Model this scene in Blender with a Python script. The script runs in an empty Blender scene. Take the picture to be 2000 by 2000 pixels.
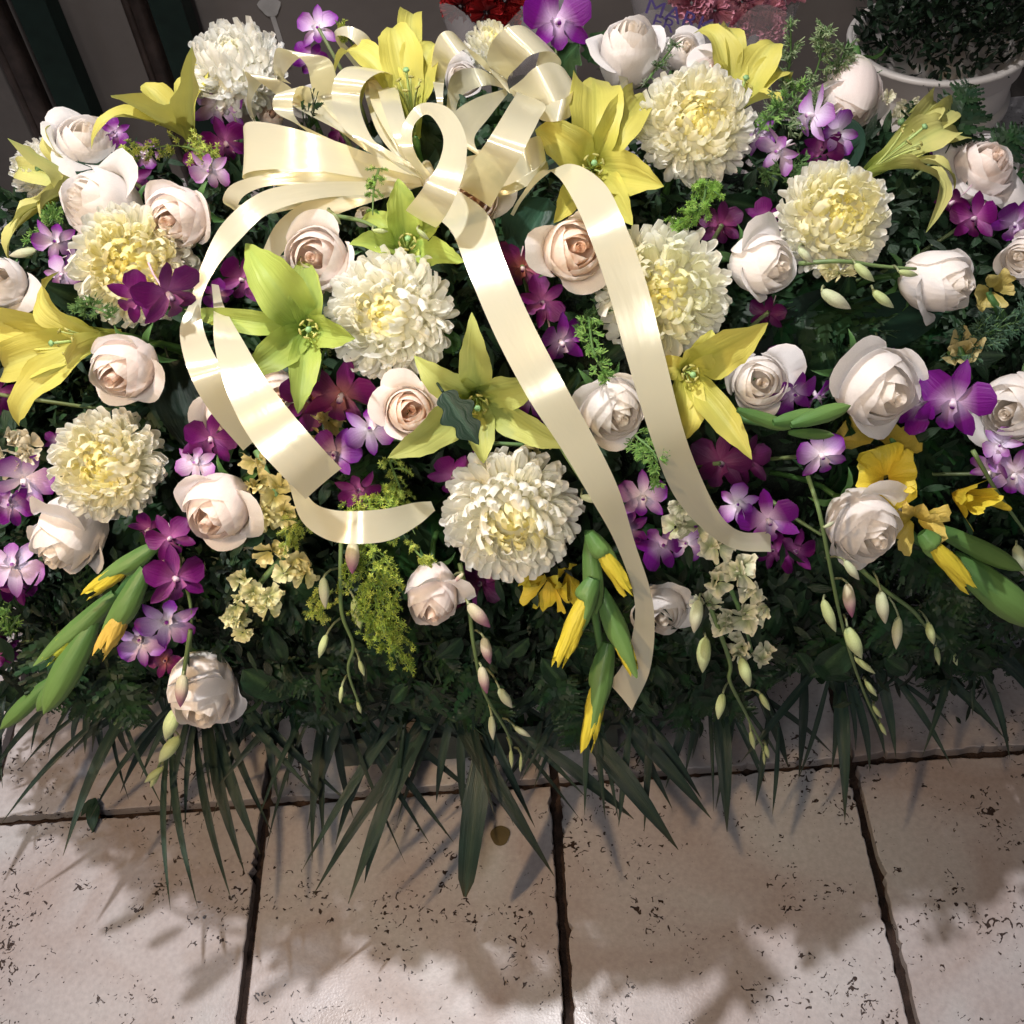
import bpy, bmesh, math, random
from mathutils import Vector, Matrix, noise
import numpy as np
rnd = random.Random(7)
scene = bpy.context.scene
PI = math.pi

# ------------------------------------------------------------------ camera
FPX = 2250.0                                   # focal length in pixels of the 2000 px photograph
PITCH, YAW, ROLL, CAMH = 0.8713522, -0.077, -0.1411254, 1.44212
_f = Vector((math.sin(YAW)*math.cos(PITCH), math.cos(YAW)*math.cos(PITCH), -math.sin(PITCH)))
_r = Vector((math.cos(YAW), -math.sin(YAW), 0.0))
_u = _r.cross(_f)
RGT = _r*math.cos(ROLL) + _u*math.sin(ROLL)
UPV = -_r*math.sin(ROLL) + _u*math.cos(ROLL)
FWD = _f
CAM = Vector((0, 0, CAMH))
cam_data = bpy.data.cameras.new("camera")
cam = bpy.data.objects.new("camera", cam_data)
scene.collection.objects.link(cam)
cam.matrix_world = Matrix(((RGT.x, UPV.x, -FWD.x, CAM.x), (RGT.y, UPV.y, -FWD.y, CAM.y), (RGT.z, UPV.z, -FWD.z, CAM.z), (0, 0, 0, 1)))
cam_data.sensor_fit = 'HORIZONTAL'
cam_data.sensor_width = 36.0
cam_data.lens = 36.0*FPX/2000.0
cam_data.clip_start = 0.02
cam_data.clip_end = 60
scene.camera = cam

# ------------------------------------------------------------------ world and lamps (night, lit by shop lamps overhead, plus an added front fill)
world = bpy.data.worlds.new("World")
scene.world = world
world.use_nodes = True
world.node_tree.nodes["Background"].inputs[0].default_value = (0.55, 0.6, 0.72, 1)
world.node_tree.nodes["Background"].inputs[1].default_value = 0.13

def lamp(name, loc, target, power, color, size, spread=180):
    d = bpy.data.lights.new(name, 'AREA')
    d.energy = power; d.color = color; d.shape = 'DISK'; d.size = size
    d.spread = math.radians(spread)
    o = bpy.data.objects.new(name, d)
    scene.collection.objects.link(o)
    o.location = loc
    o.rotation_euler = (Vector(target)-Vector(loc)).to_track_quat('-Z', 'Y').to_euler()
    return o
lamp("ceiling_lamp", (-0.45, 1.08, 2.85), (-0.2, 0.75, 0.3), 62, (1.0, 0.955, 0.95), 0.07)
lamp("warm_lamp", (-1.15, -0.1, 2.2), (-0.30, 0.72, 0.25), 4.2, (1.0, 0.68, 0.38), 0.10, 70)
lamp("front_fill", (-0.30, -0.80, 2.2), (-0.1, 0.9, 0.75), 2.9, (1.0, 0.92, 0.85), 0.40, 60)  # added soft fill above the camera, brightens the flower fronts
lamp("cool_lamp", (-1.1, 1.3, 2.7), (-0.3, 0.7, 0.4), 9, (0.80, 0.88, 1.0), 0.10)

scene.view_settings.view_transform = 'Standard'
scene.view_settings.look = 'None'
scene.view_settings.exposure = 0.0
scene.view_settings.gamma = 1.0
scene.view_settings.use_curve_mapping = False

# ------------------------------------------------------------------ helpers
COL = scene.collection
def link(o):
    COL.objects.link(o); return o
def tag(o, label=None, cat=None, group=None, kind=None):
    if label: o['label'] = label
    if cat: o['category'] = cat
    if group: o['group'] = group
    if kind: o['kind'] = kind
    return o
def thing(name, label, cat, loc=(0, 0, 0), group=None, mat=None):
    o = bpy.data.objects.new(name, None)
    o.empty_display_size = 0.02
    link(o)
    if mat is not None: o.matrix_basis = mat
    else: o.location = loc
    return tag(o, label, cat, group)
def obj(name, mesh, parent=None, m=None):
    o = bpy.data.objects.new(name, mesh)
    link(o)
    if parent is not None: o.parent = parent
    if m is not None: o.matrix_basis = m
    return o
def make_mesh(name, verts, faces, mat, cols=None, uvs=None, smooth=True):
    me = bpy.data.meshes.new(name)
    me.from_pydata([tuple(v) for v in verts], [], faces)
    if mat: me.materials.append(mat)
    if smooth: me.polygons.foreach_set("use_smooth", [True]*len(me.polygons))
    if cols is not None:
        a = me.color_attributes.new("Col", 'FLOAT_COLOR', 'POINT')
        a.data.foreach_set("color", [x for c in cols for x in (c[0], c[1], c[2], 1.0)])
    if uvs is not None:
        l = me.uv_layers.new(name="UVMap")
        idx = np.zeros(len(me.loops), dtype=np.int32); me.loops.foreach_get("vertex_index", idx)
        l.data.foreach_set("uv", np.array(uvs, dtype=np.float32)[idx].ravel())
    me.update()
    return me
class MB:
    """collects geometry for one mesh"""
    def __init__(s): s.v = []; s.f = []; s.c = []; s.uv = []
    def add(s, vs, fs, cs, uvs=None):
        n = len(s.v); s.v += list(vs); s.f += [tuple(i+n for i in f) for f in fs]
        s.c += list(cs) if isinstance(cs, list) else [cs]*len(vs)
        s.uv += list(uvs) if uvs else [(0.5, 0.5)]*len(vs)
    def grid(s, fn, nu, nv, cf):
        vs = []; cs = []; uv = []
        for j in range(nv+1):
            for i in range(nu+1):
                a, b = i/nu, j/nv
                vs.append(Vector(fn(a, b))); cs.append(cf(a, b) if callable(cf) else cf); uv.append((a, b))
        fs = [(j*(nu+1)+i, j*(nu+1)+i+1, (j+1)*(nu+1)+i+1, (j+1)*(nu+1)+i) for j in range(nv) for i in range(nu)]
        s.add(vs, fs, cs, uv)
    def tube(s, pts, rad, col, n=6, cap=True):
        pts = [Vector(p) for p in pts]; k = len(pts)
        rad = rad if isinstance(rad, (list, tuple)) else [rad]*k
        cols = col if isinstance(col, list) else [col]*k
        vs = []; cs = []
        nrm = None
        for i, p in enumerate(pts):
            t = (pts[min(i+1, k-1)]-pts[max(i-1, 0)])
            t = t.normalized() if t.length > 1e-9 else Vector((0, 0, 1))
            if nrm is None: nrm = t.orthogonal().normalized()
            nrm = (nrm - t*nrm.dot(t)); nrm = nrm.normalized() if nrm.length > 1e-6 else t.orthogonal().normalized()
            b = t.cross(nrm)
            for q in range(n):
                a = 2*PI*q/n
                vs.append(p + (nrm*math.cos(a)+b*math.sin(a))*rad[i]); cs.append(cols[i])
        fs = [(i*n+q, i*n+(q+1) % n, (i+1)*n+(q+1) % n, (i+1)*n+q) for i in range(k-1) for q in range(n)]
        if cap: fs.append(tuple(range(n-1, -1, -1))); fs.append(tuple((k-1)*n+q for q in range(n)))
        s.add(vs, fs, cs)
    def box(s, lo, hi, col):
        x0, y0, z0 = lo; x1, y1, z1 = hi
        vs = [Vector(p) for p in ((x0, y0, z0), (x1, y0, z0), (x1, y1, z0), (x0, y1, z0), (x0, y0, z1), (x1, y0, z1), (x1, y1, z1), (x0, y1, z1))]
        s.add(vs, [(0, 3, 2, 1), (4, 5, 6, 7), (0, 1, 5, 4), (1, 2, 6, 5), (2, 3, 7, 6), (3, 0, 4, 7)], col)
    def mesh(s, name, mat, smooth=True): return make_mesh(name, s.v, s.f, mat, s.c, s.uv, smooth)
def interp(tab, x):
    if x <= tab[0][0]: return tab[0][1]
    for (a, b), (c, d) in zip(tab, tab[1:]):
        if x <= c:
            t = (x-a)/(c-a); return b+(d-b)*t
    return tab[-1][1]
def sinterp(tab, x):
    if x <= tab[0][0]: return tab[0][1]
    for (a, b), (c, d) in zip(tab, tab[1:]):
        if x <= c:
            t = (x-a)/(c-a); t = t*t*(3-2*t); return b+(d-b)*t
    return tab[-1][1]
def mixc(a, b, t):
    t = max(0, min(1, t)); return tuple(a[i]+(b[i]-a[i])*t for i in range(3))
def catmull(pts, n):
    """pts: list of tuples of equal length; n samples per span"""
    P = [np.array(p, float) for p in pts]; P = [2*P[0]-P[1]]+P+[2*P[-1]-P[-2]]
    out = []
    for i in range(1, len(P)-2):
        for k in range(n):
            t = k/n
            out.append(.5*((2*P[i])+(-P[i-1]+P[i+1])*t+(2*P[i-1]-5*P[i]+4*P[i+1]-P[i+2])*t*t+(-P[i-1]+3*P[i]-3*P[i+1]+P[i+2])*t**3))
    out.append(P[-2]); return out
def bez(a, b, c, d, t):
    s = 1-t; return a*(s**3)+b*(3*s*s*t)+c*(3*s*t*t)+d*(t**3)

def ray(u, v):
    return (FWD + RGT*((u-1000)/FPX) + UPV*((1000-v)/FPX))      # unit depth
def on_z(u, v, z):
    d = ray(u, v); return CAM + d*((z-CAMH)/d.z)
def on_y(u, v, y):
    d = ray(u, v); return CAM + d*(y/d.y)
# the arrangement is one big mound; flowers are set on its surface
MC = Vector((-0.07, 1.02, 0.36)); MR = Vector((0.80, 0.40, 0.46))
def mound_depth(u, v):
    d = ray(u, v)
    o = Vector(((CAM.x-MC.x)/MR.x, (CAM.y-MC.y)/MR.y, (CAM.z-MC.z)/MR.z)); e = Vector((d.x/MR.x, d.y/MR.y, d.z/MR.z))
    A = e.dot(e); B = o.dot(e); Cc = o.dot(o)-1
    D = B*B-A*Cc
    t = (-B-math.sqrt(D))/A if D > 0 else -B/A
    if CAMH+d.z*t > MC.z: return t
    # below the waist of the mound things hang straight down: vertical elliptic wall
    A = e.x*e.x+e.y*e.y; B = o.x*e.x+o.y*e.y; Cc = o.x*o.x+o.y*o.y-1; D = B*B-A*Cc
    return (-B-math.sqrt(D))/A if D > 0 else -B/A
def Pd(u, v, dep): return CAM + ray(u, v)*dep
def P(u, v, lift=0.0):
    return CAM + ray(u, v)*(mound_depth(u, v)-lift)
def depth_of(p): return (p-CAM).dot(FWD)
def px(p, n): return n*depth_of(p)/FPX                           # length in metres of n pixels at p
def face_matrix(p, fx, fy, size, spin=0.0):
    """local +Z leans from 'towards the viewer' by (fx, fy) in the picture plane"""
    m = min(0.995, math.hypot(fx, fy))
    view = (CAM-p).normalized()
    r = (RGT - view*RGT.dot(view)).normalized(); u = view.cross(r)*1.0
    if u.dot(UPV) < 0: u = -u
    z = (view*math.sqrt(1-m*m) + r*fx - u*fy).normalized()
    x = (r - z*r.dot(z)).normalized(); y = z.cross(x)
    R = Matrix(((x.x, y.x, z.x, 0), (x.y, y.y, z.y, 0), (x.z, y.z, z.z, 0), (0, 0, 0, 1)))
    return Matrix.Translation(p) @ R @ Matrix.Rotation(spin, 4, 'Z') @ Matrix.Diagonal((size, size, size, 1))

# ------------------------------------------------------------------ materials
def nodes(name):
    m = bpy.data.materials.new(name); m.use_nodes = True
    nt = m.node_tree
    return m, nt, nt.nodes["Principled BSDF"], nt.nodes["Material Output"]
def N(nt, t, **kw):
    n = nt.nodes.new(t)
    for k, v in kw.items(): setattr(n, k, v)
    return n
def petal_material(name, rough=0.5, spec=0.3, trans=0.25, var=0.12, bump=0.25, streak=(40, 3), fixed=None, noise_scale=25, sheen=0.0):
    m, nt, bs, out = nodes(name)
    L = nt.links.new
    if fixed: src = N(nt, 'ShaderNodeRGB'); src.outputs[0].default_value = (*fixed, 1); c = src.outputs[0]
    else: src = N(nt, 'ShaderNodeAttribute', attribute_name='Col'); c = src.outputs['Color']
    tc = N(nt, 'ShaderNodeTexCoord')
    nz = N(nt, 'ShaderNodeTexNoise'); nz.inputs['Scale'].default_value = noise_scale; nz.inputs['Detail'].default_value = 4
    L(tc.outputs['Object'], nz.inputs['Vector'])
    info = N(nt, 'ShaderNodeObjectInfo')
    a = N(nt, 'ShaderNodeMath', operation='MULTIPLY_ADD'); L(nz.outputs['Fac'], a.inputs[0]); a.inputs[1].default_value = var*2.2; a.inputs[2].default_value = 1-var*1.1
    b = N(nt, 'ShaderNodeMath', operation='MULTIPLY_ADD'); L(info.outputs['Random'], b.inputs[0]); b.inputs[1].default_value = var; b.inputs[2].default_value = 1-var*.5
    ab = N(nt, 'ShaderNodeMath', operation='MULTIPLY'); L(a.outputs[0], ab.inputs[0]); L(b.outputs[0], ab.inputs[1])
    vm = N(nt, 'ShaderNodeVectorMath', operation='SCALE'); L(c, vm.inputs[0]); L(ab.outputs[0], vm.inputs['Scale'])
    L(vm.outputs[0], bs.inputs['Base Color'])
    bs.inputs['Roughness'].default_value = rough
    bs.inputs['Specular IOR Level'].default_value = spec
    if sheen: bs.inputs['Sheen Weight'].default_value = sheen
    if bump:
        mp = N(nt, 'ShaderNodeMapping'); mp.inputs['Scale'].default_value = (streak[0], streak[1], 1)
        L(tc.outputs['UV'], mp.inputs['Vector'])
        n2 = N(nt, 'ShaderNodeTexNoise'); n2.inputs['Scale'].default_value = 1.0; n2.inputs['Detail'].default_value = 3
        L(mp.outputs[0], n2.inputs['Vector'])
        bp = N(nt, 'ShaderNodeBump'); bp.inputs['Strength'].default_value = bump; bp.inputs['Distance'].default_value = 0.004
        L(n2.outputs['Fac'], bp.inputs['Height']); L(bp.outputs[0], bs.inputs['Normal'])
    if trans:
        tr = N(nt, 'ShaderNodeBsdfTranslucent'); L(vm.outputs[0], tr.inputs['Color'])
        mx = N(nt, 'ShaderNodeMixShader'); mx.inputs[0].default_value = trans
        L(bs.outputs[0], mx.inputs[1]); L(tr.outputs[0], mx.inputs[2]); L(mx.outputs[0], out.inputs['Surface'])
    return m
M_ROSE = petal_material("rose_petal", 0.55, 0.25, 0.45, 0.07, 0.25, (9, 1.4), sheen=0.1)
M_MUM = petal_material("mum_petal", 0.5, 0.3, 0.50, 0.05, 0.1, (4, 1))
M_LILY = petal_material("lily_petal", 0.48, 0.3, 0.30, 0.14, 0.35, (11, 1.0))
M_ORCHID = petal_material("orchid_petal", 0.45, 0.3, 0.15, 0.14, 0.3, (14, 1))
M_GREEN = petal_material("fresh_green", 0.45, 0.4, 0.15, 0.22, 0.3, (10, 2))
M_LEAF = petal_material("dark_leaf", 0.5, 0.3, 0.10, 0.35, 0.4, (8, 3))
M_TINY = petal_material("tiny_bloom", 0.6, 0.2, 0.25, 0.25, 0.0)

def satin():
    m, nt, bs, out = nodes("cream_satin"); L = nt.links.new
    tc = N(nt, 'ShaderNodeTexCoord')
    mp = N(nt, 'ShaderNodeMapping'); mp.inputs['Scale'].default_value = (5, 3.5, 1); L(tc.outputs['UV'], mp.inputs['Vector'])
    nz = N(nt, 'ShaderNodeTexNoise'); nz.inputs['Scale'].default_value = 1; nz.inputs['Detail'].default_value = 2; L(mp.outputs[0], nz.inputs['Vector'])
    bp = N(nt, 'ShaderNodeBump'); bp.inputs['Strength'].default_value = 0.09; bp.inputs['Distance'].default_value = 0.004
    L(nz.outputs['Fac'], bp.inputs['Height']); L(bp.outputs[0], bs.inputs['Normal'])
    bs.inputs['Base Color'].default_value = (0.80, 0.78, 0.61, 1)
    bs.inputs['Metallic'].default_value = 0.25
    bs.inputs['Roughness'].default_value = 0.28
    bs.inputs['Specular IOR Level'].default_value = 0.9
    bs.inputs['Anisotropic'].default_value = 0.85
    tg = N(nt, 'ShaderNodeTangent', direction_type='UV_MAP'); L(tg.outputs[0], bs.inputs['Tangent'])
    bs.inputs['Anisotropic Rotation'].default_value = 0.0
    tr = N(nt, 'ShaderNodeBsdfTranslucent'); tr.inputs['Color'].default_value = (0.95, 0.82, 0.38, 1)
    mx = N(nt, 'ShaderNodeMixShader'); mx.inputs[0].default_value = 0.36
    L(bs.outputs[0], mx.inputs[1]); L(tr.outputs[0], mx.inputs[2]); L(mx.outputs[0], out.inputs['Surface'])
    return m
M_SATIN = satin()

def simple(name, col, rough=0.6, metal=0.0, nscale=30, var=0.3, bump=0.3, dist=0.002, spec=0.4, col2=None):
    m, nt, bs, out = nodes(name); L = nt.links.new
    tc = N(nt, 'ShaderNodeTexCoord')
    nz = N(nt, 'ShaderNodeTexNoise'); nz.inputs['Scale'].default_value = nscale; nz.inputs['Detail'].default_value = 6
    L(tc.outputs['Object'], nz.inputs['Vector'])
    cr = N(nt, 'ShaderNodeValToRGB')
    c2 = col2 if col2 else tuple(x*(1+var) for x in col); c1 = tuple(x*(1-var) for x in col)
    cr.color_ramp.elements[0].position = .3; cr.color_ramp.elements[1].position = .7
    cr.color_ramp.elements[0].color = (*c1, 1); cr.color_ramp.elements[1].color = (*c2, 1)
    L(nz.outputs['Fac'], cr.inputs[0]); L(cr.outputs[0], bs.inputs['Base Color'])
    bs.inputs['Roughness'].default_value = rough; bs.inputs['Metallic'].default_value = metal
    bs.inputs['Specular IOR Level'].default_value = spec
    n2 = N(nt, 'ShaderNodeTexNoise'); n2.inputs['Scale'].default_value = nscale*6; n2.inputs['Detail'].default_value = 4
    L(tc.outputs['Object'], n2.inputs['Vector'])
    bp = N(nt, 'ShaderNodeBump'); bp.inputs['Strength'].default_value = bump; bp.inputs['Distance'].default_value = dist
    L(n2.outputs['Fac'], bp.inputs['Height']); L(bp.outputs[0], bs.inputs['Normal'])
    return m

# ------------------------------------------------------------------ setting: floor, wall
def stone_material():
    m, nt, bs, out = nodes("travertine"); L = nt.links.new
    geo = N(nt, 'ShaderNodeNewGeometry')
    info = N(nt, 'ShaderNodeObjectInfo')
    def noise_(scale, detail=4, dist=0.0, rough=.5):
        n = N(nt, 'ShaderNodeTexNoise'); n.inputs['Scale'].default_value = scale; n.inputs['Detail'].default_value = detail
        n.inputs['Distortion'].default_value = dist; n.inputs['Roughness'].default_value = rough; L(geo.outputs['Position'], n.inputs['Vector']); return n.outputs['Fac']
    def ramp(src, stops):
        r = N(nt, 'ShaderNodeValToRGB')
        while len(r.color_ramp.elements) < len(stops): r.color_ramp.elements.new(.5)
        for e, (p, c) in zip(r.color_ramp.elements, stops): e.position = p; e.color = (*c, 1) if isinstance(c, tuple) else (c, c, c, 1)
        L(src, r.inputs[0]); return r.outputs[0]
    base = ramp(noise_(5, 6, .8), [(.28, (.36, .295, .275)), (.5, (.435, .40, .405)), (.72, (.48, .485, .50))])
    fine = ramp(noise_(150, 3), [(.3, .84), (.7, 1.0)])
    mul = N(nt, 'ShaderNodeMix', data_type='RGBA', blend_type='MULTIPLY'); mul.inputs[0].default_value = 1
    L(base, mul.inputs[6]); L(fine, mul.inputs[7])
    tilev = N(nt, 'ShaderNodeMath', operation='MULTIPLY_ADD'); L(info.outputs['Random'], tilev.inputs[0]); tilev.inputs[1].default_value = .14; tilev.inputs[2].default_value = .92
    sc_ = N(nt, 'ShaderNodeVectorMath', operation='SCALE'); L(mul.outputs[2], sc_.inputs[0]); L(tilev.outputs[0], sc_.inputs['Scale'])
    # pits: clustered where a coarse noise is high
    pit = noise_(105, 2.5, 1.6, .45); clus = noise_(11, 3, .6)
    th = N(nt, 'ShaderNodeMath', operation='MULTIPLY_ADD'); L(clus, th.inputs[0]); th.inputs[1].default_value = -.62; th.inputs[2].default_value = .985
    d = N(nt, 'ShaderNodeMath', operation='SUBTRACT'); L(pit, d.inputs[0]); L(th.outputs[0], d.inputs[1])
    k = N(nt, 'ShaderNodeMath', operation='MULTIPLY'); L(d.outputs[0], k.inputs[0]); k.inputs[1].default_value = 40; k.use_clamp = True
    mx = N(nt, 'ShaderNodeMix', data_type='RGBA'); L(k.outputs[0], mx.inputs[0]); L(sc_.outputs[0], mx.inputs[6]); mx.inputs[7].default_value = (.035, .022, .018, 1)
    L(mx.outputs[2], bs.inputs['Base Color'])
    wet = ramp(noise_(7, 4), [(.35, .22), (.65, .5)])
    rr = N(nt, 'ShaderNodeRGBToBW'); L(wet, rr.inputs[0]); L(rr.outputs[0], bs.inputs['Roughness'])
    bs.inputs['Specular IOR Level'].default_value = .4
    inv = N(nt, 'ShaderNodeMath', operation='MULTIPLY'); L(k.outputs[0], inv.inputs[0]); inv.inputs[1].default_value = -1
    rel = N(nt, 'ShaderNodeMath', operation='MULTIPLY_ADD'); L(noise_(320, 3), rel.inputs[0]); rel.inputs[1].default_value = .30; L(inv.outputs[0], rel.inputs[2])
    bp = N(nt, 'ShaderNodeBump'); bp.inputs['Strength'].default_value = .5; bp.inputs['Distance'].default_value = .0018
    L(rel.outputs[0], bp.inputs['Height']); L(bp.outputs[0], bs.inputs['Normal'])
    return m
M_STONE = stone_material()
M_GROUT = simple("dirty_grout", (.035, .02, .015), .9, nscale=60, var=.5, bump=.8, dist=.004)

mb = MB(); mb.add([Vector(p) for p in ((-6, -4, -.02), (6, -4, -.02), (6, 3.2, -.02), (-6, 3.2, -.02))], [(0, 1, 2, 3)], (0, 0, 0))
floor = tag(obj("floor", mb.mesh("floor", M_GROUT)), kind='structure')
X0, Y0, TS = -0.4504, 0.7249, 0.40
def tile_mesh(seed):
    """stone slab with a slightly chipped outline"""
    h = TS/2-.0062; n = 60; top = []; r_ = random.Random(seed)
    for s in range(4):
        for i in range(n):
            t = -1+2*i/n
            q = Vector((t*h, -h)) if s == 0 else Vector((h, t*h)) if s == 1 else Vector((-t*h, h)) if s == 2 else Vector((-h, -t*h))
            inn = max(0, noise.noise(Vector((q.x*55+seed*9, q.y*55, seed)))*.0045+noise.noise(Vector((q.x*190, q.y*190+seed*5, seed)))*.0035+(.004 if r_.random() < .03 else 0))
            k = 1-inn/h
            top.append(Vector((q.x*k, q.y*k)))
    k = len(top); vs = [Vector((p.x, p.y, -.018)) for p in top]+[Vector((p.x, p.y, -.0012)) for p in top]+[Vector((p.x*.993, p.y*.993, 0)) for p in top]
    fs = [(i, (i+1) % k, k+(i+1) % k, k+i) for i in range(k)]+[(k+i, k+(i+1) % k, 2*k+(i+1) % k, 2*k+i) for i in range(k)]+[tuple(range(2*k, 3*k))]
    return make_mesh("tile", vs, fs, M_STONE, smooth=False)
tms = [tile_mesh(i) for i in range(5)]
for i in range(-5, 7):
    for j in range(-4, 6):
        o = obj("tile", tms[(i*3+j*2) % 5], floor)
        o.location = (X0+TS*(i+.5), Y0+TS*(j-.5), rnd.uniform(-.0012, .0004))
        o.rotation_euler = (0, 0, rnd.uniform(-.003, .003))
wy = on_z(-20, 385, 0).y
M_WALL = simple("rough_render_wall", (.095, .083, .076), .85, nscale=3, var=.18, bump=.6, dist=.004, spec=.2)
mb = MB(); mb.box((-5, wy, -.02), (5, wy+.2, 3.2), (.1, .1, .1))
wall = tag(obj("wall", mb.mesh("wall", M_WALL, False)), "dark grey-brown rendered wall behind the flower arrangement", "wall")
# pale glue spot on the wall
p = on_y(527, 12, wy)
mb = MB(); ring = [Vector((p.x+math.cos(a)*.022*(1+.2*math.sin(3*a)), wy-.003, p.z+math.sin(a)*.02)) for a in [2*PI*i/16 for i in range(16)]]
mb.add(ring, [tuple(range(16))], (.3, .3, .3)); mb.add([p+Vector(q) for q in ((-.004, -.003, -.02), (.006, -.003, -.02), (.012, -.003, -.13), (.002, -.003, -.13))], [(0, 1, 2, 3)], (.3, .3, .3))
o = obj("paint_smear", mb.mesh("paint_smear", simple("pale_smear", (.26, .25, .24), .8, var=.15)), wall)
# ------------------------------------------------------------------ background things
def post(u, width_px, label, kind, off):
    a = on_y(u, 60, wy-off); w = width_px*depth_of(a)/FPX
    mb = MB()
    if kind == 'green': mb.box((-w/2, -w/2, 0), (w/2, w/2, 3.0), (.012, .035, .028))
    else:
        mb.tube([(-w*.22, 0, 0), (-w*.22, 0, 3.0)], w*.2, (.10, .07, .062), 10); mb.box((-w*.02, -w*.3, 0), (w*.5, w*.3, 3.0), (.045, .026, .022))
    me = mb.mesh("metal_post", M_POSTG if kind == 'green' else M_POSTB, kind != 'green')
    o = obj("metal_post", me); o.location = (a.x, a.y, 0)
    return tag(o, label, "post", "metal posts standing against the wall")
M_POSTG = simple("green_paint", (.005, .012, .0095), .6, nscale=20, var=.3, bump=.15, spec=.15)
M_POSTB = simple("brown_metal", (.07, .05, .042), .5, metal=.2, nscale=25, var=.6, bump=.3)
post(93, 62, "dark green square post by the wall, left of the tall yellow lily petal", 'green', .10)
post(350, 62, "dark green square post rising behind the white mum at the top left", 'green', .10)
post(-2, 62, "brown ridged metal post in the far left corner of the photo", 'brown', .06)
post(278, 50, "brown ridged metal post between the two green posts", 'brown', .06)

# white bucket with dark foliage
def bucket():
    y = 1.88; c = on_y(1862, 122, y); R = .158; top = c.z; h = max(.32, top)
    t = thing("bucket", "white plastic bucket full of dark foliage behind the arrangement on the right", "bucket", (c.x, y+R*.55, 0))
    M = simple("white_plastic", (.50, .47, .44), .4, nscale=8, var=.12, bump=.1)
    prof = [(R*.78, 0), (R*.80, top*.5), (R*.86, top-.125), (R*.91, top-.12), (R*.91, top-.105), (R*.86, top-.1), (R*.88, top-.045), (R*.95, top-.04), (R*.96, top-.005), (R*1.0, top-.003), (R*1.0, top+.003), (R*.93, top+.003), (R*.9, top-.02), (R*.8, .05)]
    mb = MB(); mb.grid(lambda a, b: (math.cos(2*PI*a)*prof[round(b*13)][0], math.sin(2*PI*a)*prof[round(b*13)][0], prof[round(b*13)][1]), 64, 13, (.6, .6, .6))
    obj("bucket_wall", mb.mesh("bucket_wall", M), t)
    mb = MB(); mb.tube([(math.cos(a)*R*1.0, math.sin(a)*R*1.0, top) for a in [2*PI*i/48 for i in range(49)]], .006, (.6, .6, .6), 8)
    obj("rim", mb.mesh("rim", M), t)
    return t, Vector((c.x, y+R*.55, top)), R
bk, bc, BR = bucket()
def leaf_quad(mb, p, d, n, L_, W, col, fold=.15):
    d = d.normalized(); w = d.cross(n).normalized(); n = w.cross(d).normalized()
    st = [(0, .05), (.25, .8), (.5, 1), (.75, .7), (1, .02)]
    vs = []; 
    for s, ww in st:
        c = p+d*L_*s - n*L_*.18*s*s
        vs += [c-w*W*ww/2+n*W*fold*ww, c, c+w*W*ww/2+n*W*fold*ww]
    fs = []
    for i in range(4): fs += [(i*3, i*3+1, i*3+4, i*3+3), (i*3+1, i*3+2, i*3+5, i*3+4)]
    mb.add(vs, fs, col, [(j/2, s) for s, _ in st for j in range(3)])
def rvec(r_, s=1.0): return Vector((r_.gauss(0, s), r_.gauss(0, s), r_.gauss(0, s)))
mb = MB(); r_ = random.Random(3)
for i in range(3800):
    a = r_.uniform(0, 2*PI); rr = BR*.9*math.sqrt(r_.random()); z = r_.uniform(-.03, .40)
    k = 1+z*1.0
    p = bc+Vector((math.cos(a)*rr*k, math.sin(a)*rr*k, z))
    d = Vector((math.cos(a)*.6, math.sin(a)*.6, .6))+rvec(r_, .6)
    g = r_.uniform(.5, 1.4)
    leaf_quad(mb, p, d, rvec(r_), r_.uniform(.012, .036), r_.uniform(.004, .012), (.008*g, .020*g, .009*g))
tag(obj("potted_foliage", mb.mesh("potted_foliage", M_LEAF)), "dark green bushy foliage growing out of the white bucket", "plant", kind=None)
def foliage_stems():
    pass

# bouquets wrapped in film
def film_material():
    m, nt, bs, out = nodes("wrapping_film"); L = nt.links.new
    bs.inputs['Base Color'].default_value = (.42, .40, .42, 1); bs.inputs['Roughness'].default_value = .25
    tr = N(nt, 'ShaderNodeBsdfTransparent'); mx = N(nt, 'ShaderNodeMixShader'); mx.inputs[0].default_value = .45
    L(tr.outputs[0], mx.inputs[1]); L(bs.outputs[0], mx.inputs[2]); L(mx.outputs[0], out.inputs['Surface'])
    return m
M_FILM = film_material()
def sleeve(u0, u1, v, y, label, seed, mouth=.02):
    a = on_y(u0, v, y); b = on_y(u1, v, y); c = (a+b)/2; w = (b-a).length/2
    t = thing("bouquet", label, "bouquet", (c.x, y, max(0, c.z-.42)), "wrapped bouquets behind the arrangement")
    mb = MB()
    def fn(p, q):
        an = 2*PI*p; r = w*(.25+.75*q)*(1+.07*math.sin(an*7+seed)*q)
        return (math.cos(an)*r, math.sin(an)*r*.7, q*.46+.02*math.sin(an*5+seed)*q)
    mb.grid(fn, 48, 8, (.4, .4, .4))
    obj("film_sleeve", mb.mesh("film_sleeve", M_FILM), t)
    return t, w
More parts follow.
